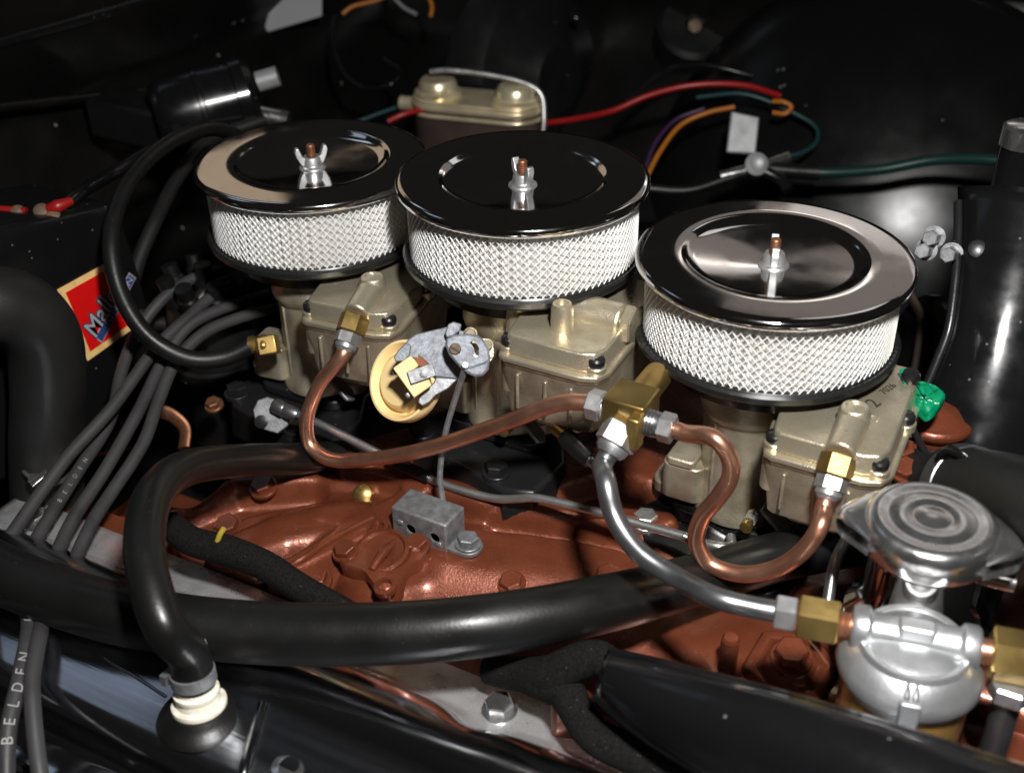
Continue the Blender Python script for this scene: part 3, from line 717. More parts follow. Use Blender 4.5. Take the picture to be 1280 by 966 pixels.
for u, v in ((494, 465), (510, 494)): MB().lathe([(.0018, -.006), (.0018, .001), (0, .0014)], 12, at(u, v, d=.768), -FW).build('rivet', M['steel'], t)
for u, v in ((588, 414), (608, 428)):
    bb = MB().hexa(at(u, v + 4, d=.785), at(u, v + 4, d=.768),   .0040, ph=.2); bb.lathe([(.0046, 0), (.0046, .0015), (.003, .0018)], 20, at(u, v + 4, d=.774), -FW); bb.build('mounting_bolt', M['bolt_dark'], t)
MB().cyl(at(600, 440, d=.772), at(612, 440, d=.83), .009).build('mounting_stem', M['gold_lower'], t)
# choke rod
box_c = on_casting(540, 672)
r0 = at(582, 458, d=.7535); r1 = at(554, 628, d=.812)
MB().tube([r0 + UP * .001 - FW * .004, r0, at(571, 492, d=.772), at(558, 536, d=.788), at(552, 570, d=.799), at(550, 600, d=.807), r1, at(556, 638, d=.815)], .0021, n=12, sub=6).build('choke_rod', M['zinc'], None, 'thin grey choke rod from the slotted lever down into the steel box', 'rod')

# steel box over the choke coil
R_ = np.array(Matrix.Rotation(-.02, 3, 'Z'))
pA, pB = at(491, 667, z=.113), at(559, 692, z=.113)
exb = (pB - pA); lx = np.linalg.norm(exb); exb /= lx; eyb = V(-exb[1], exb[0], 0); eyb /= np.linalg.norm(eyb)
Rx = np.stack([exb, eyb, V(0, 0, 1)], 1)
bh, bd = .0235, .024
t = thing('choke_coil_box', 'small grey steel box with two holes bolted on the copper manifold', 'box', (pA + pB) / 2)
ctr = (pA + pB) / 2 + eyb * bd / 2 + V(0, 0, bh / 2 - .003)
shell = MB().box(ctr, (lx, bd, bh + .006), Rx).build('box_shell', M['zinc'], t, bevel=.0016, seg=3)
cutb = MB().box(ctr + V(0, 0, -.0035), (lx - .003, bd - .003, bh + .004), Rx)
fc = (pA + pB) / 2 + V(0, 0, bh * .42)
for off in (-.0065, .0125):
    cutb.cyl(fc + exb * off + V(0, 0, .000) - eyb * .006, fc + exb * off + eyb * .006, .0038, n=24)
cut(shell, cutb)
for off in (-.0145, .0155):
    MB().box(fc + exb * off - eyb * .0003 + V(0, 0, .003 if off < 0 else -.004), (.004, .0012, .0032), Rx).build('embossed_tab', M['nut'], t, bevel=.0004)
b = MB().prism(rounded(.014, .0095, .0085), -.0015, .0015, pB + exb * .006 + eyb * .010 + V(0, 0, .003), Rx); b.build('mounting_tab', M['zinc'], t, bevel=.0005)
bolt_head('mounting_bolt', pB + exb * .0105 + eyb * .010 + V(0, 0, .0045), (0, 0, 1), .0072, .0075, M['zinc'], t)
b = MB().cyl(pB + exb * .006 + eyb * .010 + V(0, 0, .0015), pB + exb * .006 + eyb * .010 + V(0, 0, -.02), .0125, .018); b.build('casting_boss', M['engine'], engine)

# ================================================================== THROTTLE LINKAGE
lk = path([(348, 508), (400, 530), (480, 570), (535, 597), (575, 612), (620, 623), (648, 623), (668, 622), (740, 638), (800, 655), (855, 670)], y=-.099)
t = thing('throttle_rod', 'long cranked steel throttle rod running below the carburetors', 'rod', lk[0])
MB().tube(lk, .0030, n=14, sub=6).build('rod', M['rod_steel'], t)
MB().tube([lk[-1], lk[-1] + V(.006, 0, -.001), at(900, 683, y=-.099), at(914, 682, y=-.092), at(913, 670, y=-.085)], .0032, n=12).build('rod_end', M['rod_steel'], t)
MB().tube(path([(486, 573), (536, 597)], y=-.100), .0044, n=14).build('rubber_sleeve', M['rubber'], t)
MB().lathe([(.005, 0), (.0055, .001), (.0055, .009), (.005, .010), (.0045, .010), (.005, .013), (.005, .02), (.0037, .022)], 18, lk[0] - V(.004, 0, 0), lk[1] - lk[0]).build('clevis', M['steel'], t)
dl = float((lk[0] - CAM) @ FW) + .006
plate_px([(316, 512), (322, 500), (334, 496), (347, 500), (352, 510), (346, 516), (350, 522), (362, 522), (360, 532), (347, 542), (330, 537), (319, 527)], dl, .003, 'lever', M['zinc'], t)
MB().lathe([(.005, -.003), (.005, .002), (0, .003)], 16, at(327, 527, d=dl - .001), -FW).build('pivot_pin', M['black_cast'], t)
bpv = at(880, 672, y=-.085)
MB().box(bpv + V(.012, .003, -.005), (.036, .004, .018), rotm('Y', .3)).build('end_lever', M['zinc'], t, bevel=.002)
# small rubber capped vacuum stub below the middle bowl
a_, b_ = at(706, 545, y=-.09), at(738, 575, y=-.10)
t = thing('vacuum_stub', 'black rubber cap on a short pipe below the middle float bowl', 'pipe', b_)
MB().tube([a_, (a_ + b_) / 2, b_], [.0062, .007, .0055]).build('rubber_cap', M['rubber'], t)
MB().cyl(a_ + (a_ - b_) * .35, a_ + (b_ - a_) * .05, .0045).build('pipe', M['brass'], t)
MB().cyl(b_, b_ + (b_ - a_) * .22, .0036).build('tip', M['nut'], t)

# ================================================================== VALVE COVER
t = thing('valve_cover', 'polished chrome valve cover with rolled rail under the heater hose', 'valve cover', (.0, -.30, .07))
PV = [(-.2225, .086), (-.2235, .0965), (-.2300, .0985), (-.2490, .0990), (-.2545, .1005), (-.2590, .105), (-.2650, .113), (-.2740, .1225), (-.2850, .1300), (-.296, .1345), (-.304, .1362), (-.310, .1364), (-.314, .1360), (-.318, .1353), (-.340, .1314), (-.3645, .1270), (-.3680, .1262), (-.3715, .1238), (-.3745, .119), (-.3760, .110), (-.378, .098), (-.381, .095), (-.396, .093), (-.398, .088)]
def on_cover(u, v, up=0.):
    z = .13
    for _ in range(20):
        p = at(u, v, z=z); z = .5 * z + .5 * (np.interp(-p[1], [-q[0] for q in PV[:-4]], [q[1] for q in PV[:-4]]) + up)
    return at(u, v, z=z)
rows = []
xs = np.linspace(-.30, .36, 140); bx = [.112, -.262]
for x in xs:
    k = sum(math.exp(-((x - b_) / .017) ** 2) for b_ in bx)
    row = []
    for i, (y, z) in enumerate(PV):
        if 3 <= i <= 8:
            w = (.6, 1, 1, .8, .5, .2)[i - 3] * k
            y = y - .010 * w
        row.append((x, y, z + .00015 * math.sin(x * 40 + i * .2)))
    rows.append(row)
MB().ribbon([r_[5:] for r_ in rows]).build('cover_shell', M['chrome_cover'], t, smooth=50, solid=.0015)
MB().ribbon([r_[:6] for r_ in rows]).build('rail', M['rail'], t, smooth=50, solid=.0015)
MB().ribbon([[(x, -.372 + .0, .0905), (x, -.401, .0905), (x, -.401, .075), (x, -.372, .075)] for x in (-.30, .36)]).build('gasket', M['black_satin'], t)
MB().box((.03, -.300, .072), (.66, .20, .030)).build('head_rail', M['engine'], t)
for x in bx:
    bolt_head('cover_bolt', V(x, -.243, .0995), (0, -.1, 1), .0085, .010, M['chrome_worn'], t)
# raised rib on top of the cover
MB().tube([on_cover(*q) for q in ((208, 872), (175, 850), (140, 828), (132, 822))], .0016, flat=(1, .8)).build('rib', M['chrome_cover'], t)
G = on_cover(252, 892)
MB().lathe([(.025, -.002), (.0225, .0012), (.0195, .0025), (.0172, .0055), (.0155, .0075), (0, .0075)], 40, G).build('rubber_grommet', M['rubber'], t)
MB().tube([on_cover(*q, up=.001) for q in ((330, 880), (318, 920), (305, 966), (300, 1000))], .0035).build('rib', M['chrome_cover'], t)
MB().lathe([(.0085, -.003), (.009, .001), (.006, .0016), (.0055, 0.0003), (0, .0003)], 24, on_cover(361, 958)).build('rivet', M['chrome_worn'], t)

# PCV valve and hose
t = thing('breather_valve', 'ivory plastic breather valve seated in the chrome valve cover', 'valve', G + V(0, 0, .008))
gd = V(-.12, .10, 1); gd /= np.linalg.norm(gd)
MB().lathe([(.0, .005), (.0148, .005), (.0154, .0065), (.0150, .0085), (.0122, .0092), (.0118, .013), (.0125, .014), (.0125, .0165), (.0105, .0170), (.0105, .045), (0, .045)], 36, G, gd).build('valve_body', M['white_plastic'], t)
top = G + gd * .030
t = thing('breather_hose', 'glossy black breather hose crossing over the heater hose from the ivory valve', 'hose', G + V(0, 0, .03))
ph = [G + gd * .020, G + gd * .040] + path([(207, 785, .628), (184, 715, .64), (181, 665, .66), (192, 620, .69), (225, 588, .735), (290, 576, .80), (370, 573, .865), (440, 568, .90), (520, 558, .93)])
MB().tube(ph, .0113, n=28, sub=12).build('hose', M['rubber'], t)
cl = MB()
cl.lathe([(.0114, 0), (.0124, .0003), (.0124, .0075), (.0114, .0078)], 36, G + gd * .022, gd)
cl.box(G + gd * .026 + V(-.0115, -.006, 0), (.004, .010, .007)); cl.build('hose_clamp', M['zinc'], t)

# ================================================================== HEATER HOSE (big, across the front)
hp = path([(-70, 680, .735), (20, 725, .72), (130, 762, .70), (260, 785, .685), (430, 793, .67), (600, 782, .665), (760, 753, .69), (880, 722, .735), (980, 694, .755), (1080, 676, .775)])
MB().tube(hp, [.0178, .0178, .0178, .0178, .0176, .0174, .0166, .0158, .0155, .0155], n=36, sub=14).build('heater_hose', M['rubber'], None, 'thick black heater hose sweeping across in front of the copper manifold', 'hose')
# stub of pipe and bracketry behind radiator neck
MB().tube(path([(1062, 668, .70), (1045, 700, .695), (1036, 745, .69), (1030, 790, .685)]), .0035).build('steel_vent_pipe', M['steel'], None, 'thin dark steel pipe between copper loop and radiator neck', 'pipe')

# big radiator style hose on the left
MB().tube(path([(-90, 400, .80), (-30, 382, .81), (20, 386, .83), (52, 418, .85), (60, 480, .87), (58, 560, .89), (60, 640, .90), (64, 720, .905)]), .0265, n=36).build('moulded_hose', M['rubber_matte'], None, 'thick matte black moulded hose arching beside the red sticker', 'hose')
t = thing('hose_clamp', 'worn wire hose clamp at the foot of the moulded hose', 'clamp', at(48, 598, d=.86))
b = MB().tube(path([(30, 590, .865), (50, 605, .855), (80, 600, .86), (95, 585, .872)]), .002, n=8); b.build('wire', M['chrome_worn'], t)
b = MB().box(at(48, 597, d=.852), (.012, .006, .007), Rb); b.cyl(at(40, 605, d=.85), at(60, 588, d=.85), .0025); b.build('screw', M['chrome_worn'], t)

# vacuum hose from left carb
t = thing('vacuum_hose', 'black vacuum hose looping from a brass elbow up past the red sticker', 'hose', at(310, 440, d=.90))
vh = path([(316, 431, .897), (280, 447, .895), (235, 448, .89), (185, 420, .885), (152, 370, .885), (139, 310, .89), (149, 252, .91), (180, 205, .94), (225, 172, .98), (275, 162, 1.03), (330, 190, 1.08)])
MB().tube(vh, .0066, n=20).build('hose', M['rubber'], t)
q = np.array(vh[0]); qe = at(348, 432, d=.90)
b = MB().lathe([(.0062, -.004), (.0072, .0), (.0062, .002), (.0072, .004), (.0062, .006), (.0072, .0085), (.0060, .011)], 20, q, qe - q); b.build('barb', M['brass_dull'], t)
b = MB().box(q + (qe - q) * .62, (.014, .014, .016), Rb @ rotm('Z', .2)); b.hexa(q + (qe - q) * .30, q + (qe - q) * .55, .0095); b.build('brass_elbow', M['brass'], t, bevel=.001)

# ================================================================== SPARK PLUG LEADS
leads = [
    ([(372, 338, 1.01), (318, 348, .985), (272, 366, .96), (235, 397, .935), (198, 432, .915), (138, 512, .875), (82, 574, .845), (27, 650, .81), (-12, 710, .775), (-30, 790, .70), (-45, 900, .66)], 'grey plug lead outermost toward the moulded hose, passing under the heater hose'),
    ([(330, 328, 1.02), (270, 338, .995), (212, 366, .965), (170, 418, .945), (151, 468, .925), (137, 526, .895), (100, 585, .86), (62, 646, .825), (38, 690, .80), (30, 740, .755), (36, 785, .705), (24, 850, .675), (10, 915, .655), (8, 1010, .64)], 'grey plug lead printed with white lettering, over the chrome cover'),
    ([(368, 358, 1.0), (300, 378, .965), (238, 406, .935), (206, 448, .915), (172, 516, .88), (131, 588, .845), (93, 646, .815), (72, 690, .79), (58, 740, .75), (50, 790, .70), (40, 850, .673), (44, 920, .655), (56, 1010, .64)], 'plain grey plug lead that bends outward over the chrome cover'),
    ([(372, 380, .985), (310, 394, .955), (256, 416, .93), (220, 452, .91), (199, 499, .888), (179, 554, .862), (137, 619, .83), (117, 650, .81), (95, 698, .785), (82, 745, .755), (72, 790, .725), (66, 850, .71)], 'grey plug lead nearest the glossy breather hose, ending under the heater hose'),
]
lead_objs = []
for pts, lab in leads:
    P = path(pts); o = thing('spark_plug_lead', lab, 'cable', P[-1], 'spark plug leads from the distributor')
    MB().tube(P, .0047, n=18, sub=10).build('lead', M['lead'], o)
    MB().tube([P[0] + (P[0] - P[1]) * .35, P[0], P[0] + (P[1] - P[0]) * .5], [.0075, .0072, .0052], n=18).build('boot', M['rubber'], o)
    lead_objs.append((o, P))
def cable_text(body, obj, P, r, s0, pitch, size, mat):
    C = spline(P, 40); seg = np.linalg.norm(np.diff(C, axis=0), axis=1); s = np.concatenate([[0], np.cumsum(seg)])
    # start: nearest point to the given pixel
    k0 = np.argmin(np.linalg.norm(C - s0, axis=1)); mb = MB(); pos = s[k0]
    for chx in body:
        if chx != ' ':
            p = V(*[np.interp(pos, s, C[:, i]) for i in range(3)]); p2 = V(*[np.interp(pos - .002, s, C[:, i]) for i in range(3)])
            tdir = p2 - p; tdir /= np.linalg.norm(tdir)
            vdir = CAM - p + RT * .04; nrm = vdir - tdir * (vdir @ tdir); nrm /= np.linalg.norm(nrm)
            Rr = np.stack([tdir, np.cross(nrm, tdir), nrm], 1)
            text_mb(chx, size, p + nrm * (r + .00015), Rr, .0001, mb=mb)
        pos -= pitch
    mb.build('lettering', mat, obj, smooth=0, kind='stuff')
cable_text('BELDEN  H33', *lead_objs[1], .0047, at(10, 930, d=.655), .0098, .0085, M['print_grey'])
cable_text('BELDEN', *lead_objs[1], .0047, at(72, 632, d=.835), .0080, .0045, M['blue_grey'])

# distributor
DC = at(265, 400, d=1.0)
t = thing('distributor', 'black distributor cap with rubber boots behind the plug leads', 'distributor', V(DC[0], DC[1], .05))
MB().lathe([(0, .03), (.034, .03), (.036, .02), (.038, -.02), (.041, -.022), (.041, -.03), (.032, -.034), (.03, -.12), (0, -.12)], 40, DC - V(0, 0, .01)).build('cap', M['black_satin'], t)
for k in range(8):
    a = 2 * math.pi * k / 8 + .2; c = DC + V(.024 * math.cos(a), .024 * math.sin(a), .018)
    MB().lathe([(.0085, 0), (.0085, .018), (.0070, .020), (.0070, .030), (0, .031)], 18, c, (.3 * math.cos(a), .3 * math.sin(a), 1)).build('tower', M['rubber'], t)
MB().lathe([(.0095, 0), (.0092, .018), (.0072, .022), (.0072, .034), (0, .035)], 18, DC + V(0, 0, .018)).build('centre_tower', M['rubber'], t)
for pts, lab in (([(318, 340, .99), (288, 352, .985), (262, 362, .98), (240, 385, .975)], 'extra short lead in front of distributor'), ([(330, 150, 1.16), (262, 176, 1.13), (225, 218, 1.08), (195, 275, 1.03), (172, 330, 1.01), (165, 372, 1.0), (180, 400, 1.0), (230, 405, 1.0)], 'coil lead')):
    MB().tube(path(pts), .0062, n=16).build('coil_lead', M['rubber_matte'], t)
# brownish brackets glimpsed under the leads
t = thing('ground_strap_bracket', 'small dull copper bracket seen between the plug leads and the breather hose', 'bracket', at(225, 520, d=.96))
b = MB().tube(path([(196, 512, .975), (216, 520, .975), (231, 536, .975), (230, 560, .97)]), .007, flat=(1, .5)); b.build('arm', M['copper_stud'], t)
bolt_head('bolt', at(268, 507, d=.95), (0, -.3, 1), .006, .006, M['copper_stud'], t)

# ================================================================== LOOMS
MB().tube(path([(212, 655, .78), (240, 676, .765), (285, 688, .755), (330, 706, .745), (375, 734, .735), (430, 762, .725), (480, 790, .72)]), [.009, .0095, .0098, .0095, .0088, .0075, .007], n=18).build('wire_loom', M['cloth'], None, 'black cloth taped wire loom lying on the copper manifold', 'loom')
t = thing('yellow_tie', 'tiny yellow wire tie standing up from the cloth loom', 'tie', at(276, 678, d=.75))
MB().tube(path([(272, 676, .75), (275, 668, .748), (280, 660, .747)]), .0018, n=10).build('tie_tail', M['yellow_paint'], t)
t = thing('wire_loom', 'black cloth taped loom forking into two branches beside the cover bolt', 'loom', at(700, 850, d=.66))
MB().tube(path([(612, 836, .70), (650, 842, .685), (690, 842, .668), (725, 826, .66), (750, 822, .655), (775, 850, .65), (785, 885, .645), (830, 905, .64), (900, 930, .63)]), [.009, .010, .011, .0105, .0095, .0090, .0085, .008, .008], n=18).build('branch', M['cloth'], t)
MB().tube(path([(670, 848, .675), (705, 862, .665), (722, 890, .655), (745, 920, .645), (800, 945, .635), (880, 985, .62)]), [.010, .0105, .0100, .010, .011, .011], n=18).build('branch', M['cloth'], t)
MB().tube(path([(745, 812, .672), (768, 820, .664), (775, 835, .66)]), .004, n=10).build('clip', M['nut'], t)

# ================================================================== RADIATOR END
CC = at(1165, 652, d=.62)
t = thing('radiator_filler', 'chrome radiator filler neck closed by an eared pressure cap', 'radiator filler', CC - V(0, 0, .10))
cap_mb = MB().lathe([(0, .0045), (.006, .0042), (.009, .0030), (.0105, .0030), (.0125, .0038), (.0185, .0040), (.0205, .0031), (.0235, .0029), (.0262, .0036), (.0300, .0034), (.0328, .0012), (.0338, -.003), (.0338, -.014), (.0325, -.0155), (.0322, -.006), (0, -.004)], 64, CC)
cap_o = cap_mb.build('cap', M['chrome_worn'], t, smooth=50)

e_a, e_b = at(1064, 640, z=CC[2]), at(1266, 682, z=CC[2]); ear = (e_b - e_a); ear[2] = 0; ear /= np.linalg.norm(ear); eyy = V(-ear[1], ear[0], 0)
Re = np.stack([ear, eyy, V(0, 0, 1)], 1)
for sg in (1, -1):
    rows = []
    for i in range(9):
        f = i / 8; xx = sg * (.028 + .0165 * f); hw = .017 * (1 - f) ** .8 + .0058; zz = -.0030 - .0030 * f * f
        rows.append([CC + Re @ V(xx, hw * math.cos(a), zz + .0028 * math.sin(a)) for a in np.linspace(math.pi, 0, 9)] + [CC + Re @ V(xx, hw, zz - .010), CC + Re @ V(xx, -hw, zz - .010)])
    rows.append([CC + Re @ V(sg * .047, y_, -.007) for y_ in np.linspace(-.004, .004, 9)] + [CC + Re @ V(sg * .047, .004, -.010), CC + Re @ V(sg * .047, -.004, -.010)])
    MB().ribbon(rows).build('ear', M['chrome_worn'], cap_o, smooth=60)
MB().lathe([(0, -.0065), (.0305, -.0065), (.0312, -.018), (.0285, -.019), (.0280, -.024), (.0280, -.050), (.031, -.058), (.036, -.064), (.036, -.10), (0, -.10)], 48, CC).build('neck_tube', M['chrome'], t)
MB().cyl(CC + V(.02, .010, -.034), CC + V(.045, .016, -.036), .005).build('overflow_stub', M['chrome_worn'], t)
b = MB().box((.325, -.01, .055), (.055, .36, .17)); b.build('radiator_tank', M['black_gloss'], None, 'black painted radiator tank below the filler neck', 'radiator', bevel=.012, seg=4)
# upper hose with clamp
hs = path([(1145, 590, .765), (1192, 608, .725), (1242, 622, .685), (1310, 640, .635), (1420, 662, .57)])
t = thing('radiator_hose', 'fat black radiator hose with band clamp behind the eared cap', 'hose', hs[1])
MB().tube(hs[1:], [.0255, .027, .0275, .028], n=36).build('hose', M['rubber_matte'], t)
cd = hs[2] - hs[1]
MB().lathe([(.0262, 0), (.0272, .0004), (.0272, .011), (.0262, .0115)], 48, hs[1] + cd * .15, cd).build('band_clamp', M['steel'], t)
MB().tube([hs[0], hs[1], hs[1] + cd * .2], .017, n=30).build('outlet', M['black_cast'], t)
b = MB()
pp = path([(1170, 570, .70), (1185, 563, .695), (1200, 570, .69), (1210, 578, .688)])
b.ribbon([[p + V(0, 0, .004), p - V(0, 0, .004)] for p in spline(pp, 5)]); b.build('clamp_tail', M['black_gloss'], t, solid=.0008)
# copper thermostat housing beyond the tagged carb
t = thing('thermostat_housing', 'lumpy copper painted thermostat housing behind the tagged carburetor', 'housing', V(*at(1150, 590, d=.82)[:2], .09))
tc_ = at(1160, 540, d=.79)
b = MB().lathe([(.030, -.10), (.030, -.03), (.024, -.020), (.021, -.004), (.021, .008), (.025, .010), (.025, .016), (.019, .018), (.012, .024), (0, .025)], 32, tc_ + V(.002, .003, -.004))
b.box(tc_ + V(0, -.006, -.034), (.066, .05, .012), rotm('Z', .4))
b.cyl(tc_ + V(-.02, -.005, -.035), tc_ + V(.02, -.05, -.05), .02, ch=.003)
b.build('housing_body', M['engine'], t, smooth=50, bevel=.002)
for u, v, dd in ((1128, 566, .76), (1168, 508, .80), (1132, 590, .75)): bolt_head('housing_bolt', at(u, v, d=dd), (0, -.4, 1), .0075, .008, M['engine'], t)
MB().cyl(at(1133, 520, d=.775), at(1165, 582, d=.74), .0022).build('vent_wire', M['black_cast'], t)

# black pulley and copper-edged ring glimpsed between cleaner and shroud
t = thing('fan_pulley', 'dark pulley rim glimpsed between the air cleaner and the shroud', 'pulley', at(1150, 440, d=1.0))
pcn = at(1165, 440, d=1.0)
MB().lathe([(.0, -.01), (.035, -.01), (.045, -.008), (.047, .0), (.042, .004), (.047, .008), (.045, .016), (.02, .018), (0, .018)], 48, pcn, (-.8, -.5, .3)).build('pulley', M['black_gloss'], t)
MB().tube(path([(1140, 480, .97), (1148, 430, .98), (1150, 395, .99), (1138, 370, 1.0)]), .008, flat=(1, .4)).build('belt', M['brown_can'], t)
# shroud: glossy black vertical sheet with rolled edge
t = thing('radiator_shroud', 'glossy black curved radiator shroud with a rolled edge and bolts', 'shroud', V(*at(1280, 500, d=.8)[:2], .1))
SP = at(1252, 420, d=.77)
def unit(a): return a / np.linalg.norm(a)
sn = unit(unit(CAM - SP) + unit(flash_at - SP)); su = unit(UP + RT * .22 - sn * ((UP + RT * .22) @ sn)); sr = np.cross(su, sn)
def sheet(a, b): return SP + sr * a + su * b - sn * (a * a / .10 + b * b / 1.1)
def edge_a(b): return -.032 - .9 * b * b - (.05 * b if b > 0 else -.12 * b)
rows = [[sheet(edge_a(b) + (.115 - edge_a(b)) * f, b) for f in np.linspace(0, 1, 14)] for b in np.linspace(-.115, .10, 20)]
MB().ribbon(rows).build('sheet', M['black_gloss'], t, smooth=80, solid=.002)
MB().tube([r_[0] for r_ in rows][::2], .0034, n=12).build('rolled_edge', M['black_cast'], t)
for u, v in ((1168, 296), (1158, 312), (1190, 317)):
    bb = MB().hexa(at(u, v, d=.80), at(u - 6, v + 2, d=.785), .0052); bb.lathe([(.0075, 0), (.0075, .0015), (.002, .0018)], 18, at(u, v, d=.80), at(u - 6, v + 2, d=.785) - at(u, v, d=.80)); bb.build('shroud_bolt', M['zinc'], t)
for b_ in (-.075, .055): MB().lathe([(.006, -.004), (.006, .002), (0, .004)], 16, sheet(edge_a(b_) + .012, b_), sn).build('shroud_bolt', M['black_cast'], t)
# canister with pale cap at the edge
cn = at(1280, 176, d=.84)
t = thing('filler_canister', 'black filler canister with a pale metal cap by the shroud', 'canister', cn - V(0, 0, .08))
MB().lathe([(0, 0), (.0150, 0), (.0155, -.045), (.026, -.060), (.028, -.11), (0, -.11)], 32, cn + V(0, 0, -.003)).build('canister_body', M['black_gloss'], t)
MB().lathe([(0, .012), (.013, .012), (.0160, .010), (.0165, -.003), (0, -.003)], 32, cn).build('canister_cap', M['chrome_worn'], t)

# green tag on the carb screw
gp = ac3 + V(.096, .012, .097)
t = thing('plastic_tag', 'crinkled translucent green plastic tag hanging from a carburetor screw', 'tag', gp)
tp = [(1124, 462), (1133, 460), (1140, 468), (1146, 476), (1158, 478), (1172, 484), (1181, 493), (1178, 506), (1168, 520), (1157, 527), (1147, 518), (1142, 504), (1134, 494), (1131, 480), (1126, 472)]
c0 = np.array([1155, 497.]); rows = []
nb = 6
tpp = spline([(a, b, 0) for a, b in tp + [tp[0]]], 3)[:, :2]
dd0 = pr_d = float((gp - CAM) @ FW) - .004
for q_ in np.linspace(1, .05, nb):
    rows.append([at(*(c0 + (p - c0) * q_), d=dd0 - .010 - .0018 * math.sin(p[0] * .30 + p[1] * .20) * q_ - .0015 * math.cos(q_ * 8 + p[1] * .1)) for p in tpp])
MB().ribbon(rows).build('tag_sheet', M['green'], t, smooth=28, solid=.0008)
MB().lathe([(.0055, -.006), (.0058, .001), (.0058, .004), (.0045, .006), (0, .0062)], 18, at(1138, 474, d=dd0 - .009), (0, -.2, 1)).build('tag_screw', M['black_cast'], t)

# ================================================================== FRONT RIGHT: black brace, copper details
t = thing('black_brace', 'wide glossy black brace running in front of the fuel filter', 'brace', at(1000, 900, d=.55))
rows = []
for (u, v, w, dd) in ((752, 812, 62, .645), (800, 822, 92, .625), (880, 842, 122, .60), (980, 868, 148, .575), (1080, 898, 168, .555), (1180, 930, 185, .535), (1300, 968, 200, .515), (1420, 1008, 210, .50)):
    r_ = []
    for a in np.linspace(0, math.pi, 13):
        r_.append(at(u + 10 * math.cos(a) , v + w / 2 - w / 2 * math.cos(a), d=dd - .030 * math.sin(a)))
    rows.append(r_)
rr = [[spline([rows[i][j] for i in range(len(rows))], 6)[k] for j in range(13)] for k in range(6 * 7 + 1)]
MB().ribbon(rr).build('brace_shell', M['black_gloss'], t, smooth=80, solid=.003)
MB().tube([r_[1] - FW * .001 for r_ in rows], .0022, n=10).build('edge_bead', M['black_gloss'], t)
b = MB(); sp = on_casting(908, 836)
th = [(0, -.004)]
for k in range(13): th += [(.0046, k * .0022), (.0056, k * .0022 + .0011)]
th += [(.004, .030), (0, .0305)]
b.lathe(th, 20, sp, (.05, -.1, 1)); b.build('threaded_stud', M['engine'], engine, smooth=15)
fl = on_casting(988, 838)
b = MB().lathe([(.03, -.01), (.030, .004), (.027, .006), (.018, .0065), (.016, .012), (0, .012)], 6, fl, (.0, -.25, 1), ph=.4); b.build('water_plug', M['engine'], engine, bevel=.003)
bolt_head('plug_square', fl + V(0, -.002, .011), (0, -.25, 1), .010, .012, M['engine'], engine)
b = MB().tube([at(860, 800, z=.075), at(960, 790, z=.085), at(1050, 800, z=.095)], .02); b.build('water_pipe', M['engine'], engine)
MB().tube([at(1180, 860, z=.10), at(1240, 880, z=.10), at(1300, 900, z=.10)], .02).build('water_pipe', M['engine'], engine)
MB().box(at(748, 880, d=.69), (.05, .04, .03), rotm('Z', .3)).build('head_boss', M['engine'], engine, bevel=.004)

# ================================================================== BACKGROUND OBJECTS
# ignition box with sticker, on the firewall side
bxp = -.335
c4 = [at(u, v, x=bxp) for u, v in ((71, 362), (146, 321), (175, 404), (109, 451))]
cc = sum(c4) / 4
Bc = [at(u, v, x=bxp - .001) for u, v in ((-60, 330), (10, 285), (150, 255), (200, 420), (180, 560), (-60, 620))]
ys = [p[1] for p in Bc]; zs = [p[2] for p in Bc]
ign = t = thing('ignition_box', 'black ignition box with a red and cream sticker by the firewall', 'ignition box', (bxp - .05, cc[1], min(zs)))
b = MB().prism([(p[1], p[2]) for p in Bc], -.10, 0, (bxp - .001, 0, 0), np.array([[0, 0, 1], [1, 0, 0], [0, 1, 0]], float)); b.build('case', M['black_gloss'], t, bevel=.006, seg=3)
def on_face(pts, dx, name, mat, parent):
    P = np.array(pts); n = len(P); nrm = V(1, 0, 0)
    return MB().add([p + nrm * dx for p in P] + [p + nrm * (dx - .0005) for p in P], [tuple(range(n))] + [(k, (k + 1) % n, n + (k + 1) % n, n + k) for k in range(n)]).build(name, mat, parent, smooth=0)
st = on_face(c4, .0006, 'sticker', M['sticker_cream'], t)
def lerp4(s_, t_): return (c4[0] * (1 - s_) + c4[1] * s_) * (1 - t_) + (c4[3] * (1 - s_) + c4[2] * s_) * t_
on_face([lerp4(s_, t_) for s_, t_ in ((.09, .08), (.92, .08), (.92, .91), (.09, .91))], .0010, 'sticker_field', M['sticker_red'], st)
# lettering runs diagonally, lower left to upper right
ba, bb_ = at(117, 430, x=bxp), at(158, 352, x=bxp); tx = bb_ - ba; Lt = np.linalg.norm(tx); tx /= Lt; ty = np.cross(V(1, 0, 0), tx)
Rt = np.stack([tx, ty, V(1, 0, 0)], 1)
if (at(100, 380, x=bxp) - ba) @ ty < 0: ty = -ty
mt_ = at(131, 379, x=bxp)
text_mb('Mallory', .0205, mt_ + V(.0014, 0, 0), Rt, .0001, shear=.12, scale=(.92, 1.25), offset=.0011).build('lettering', M['ink_dark'], st, smooth=0)
text_mb('Mallory', .0205, mt_ + V(.0017, 0, 0), Rt, .0001, shear=.12, scale=(.92, 1.25), offset=.0001).build('lettering', M['ink_grey'], st, smooth=0)
bn = at(143, 384, x=bxp)
MB().box(bn + V(.0013, 0, 0), (.060, .0095, .0003), Rt).build('banner', M['ink_grey'], st, smooth=0)
MB().box(bn + V(.0015, 0, 0), (.058, .0080, .0003), Rt).build('banner', M['ink_blue'], st, smooth=0)
text_mb('IGNITION', .009, bn + V(.0018, 0, 0) + tx * .006, Rt, .0001, spacing=1.1).build('lettering', M['ink_grey'], st, smooth=0)
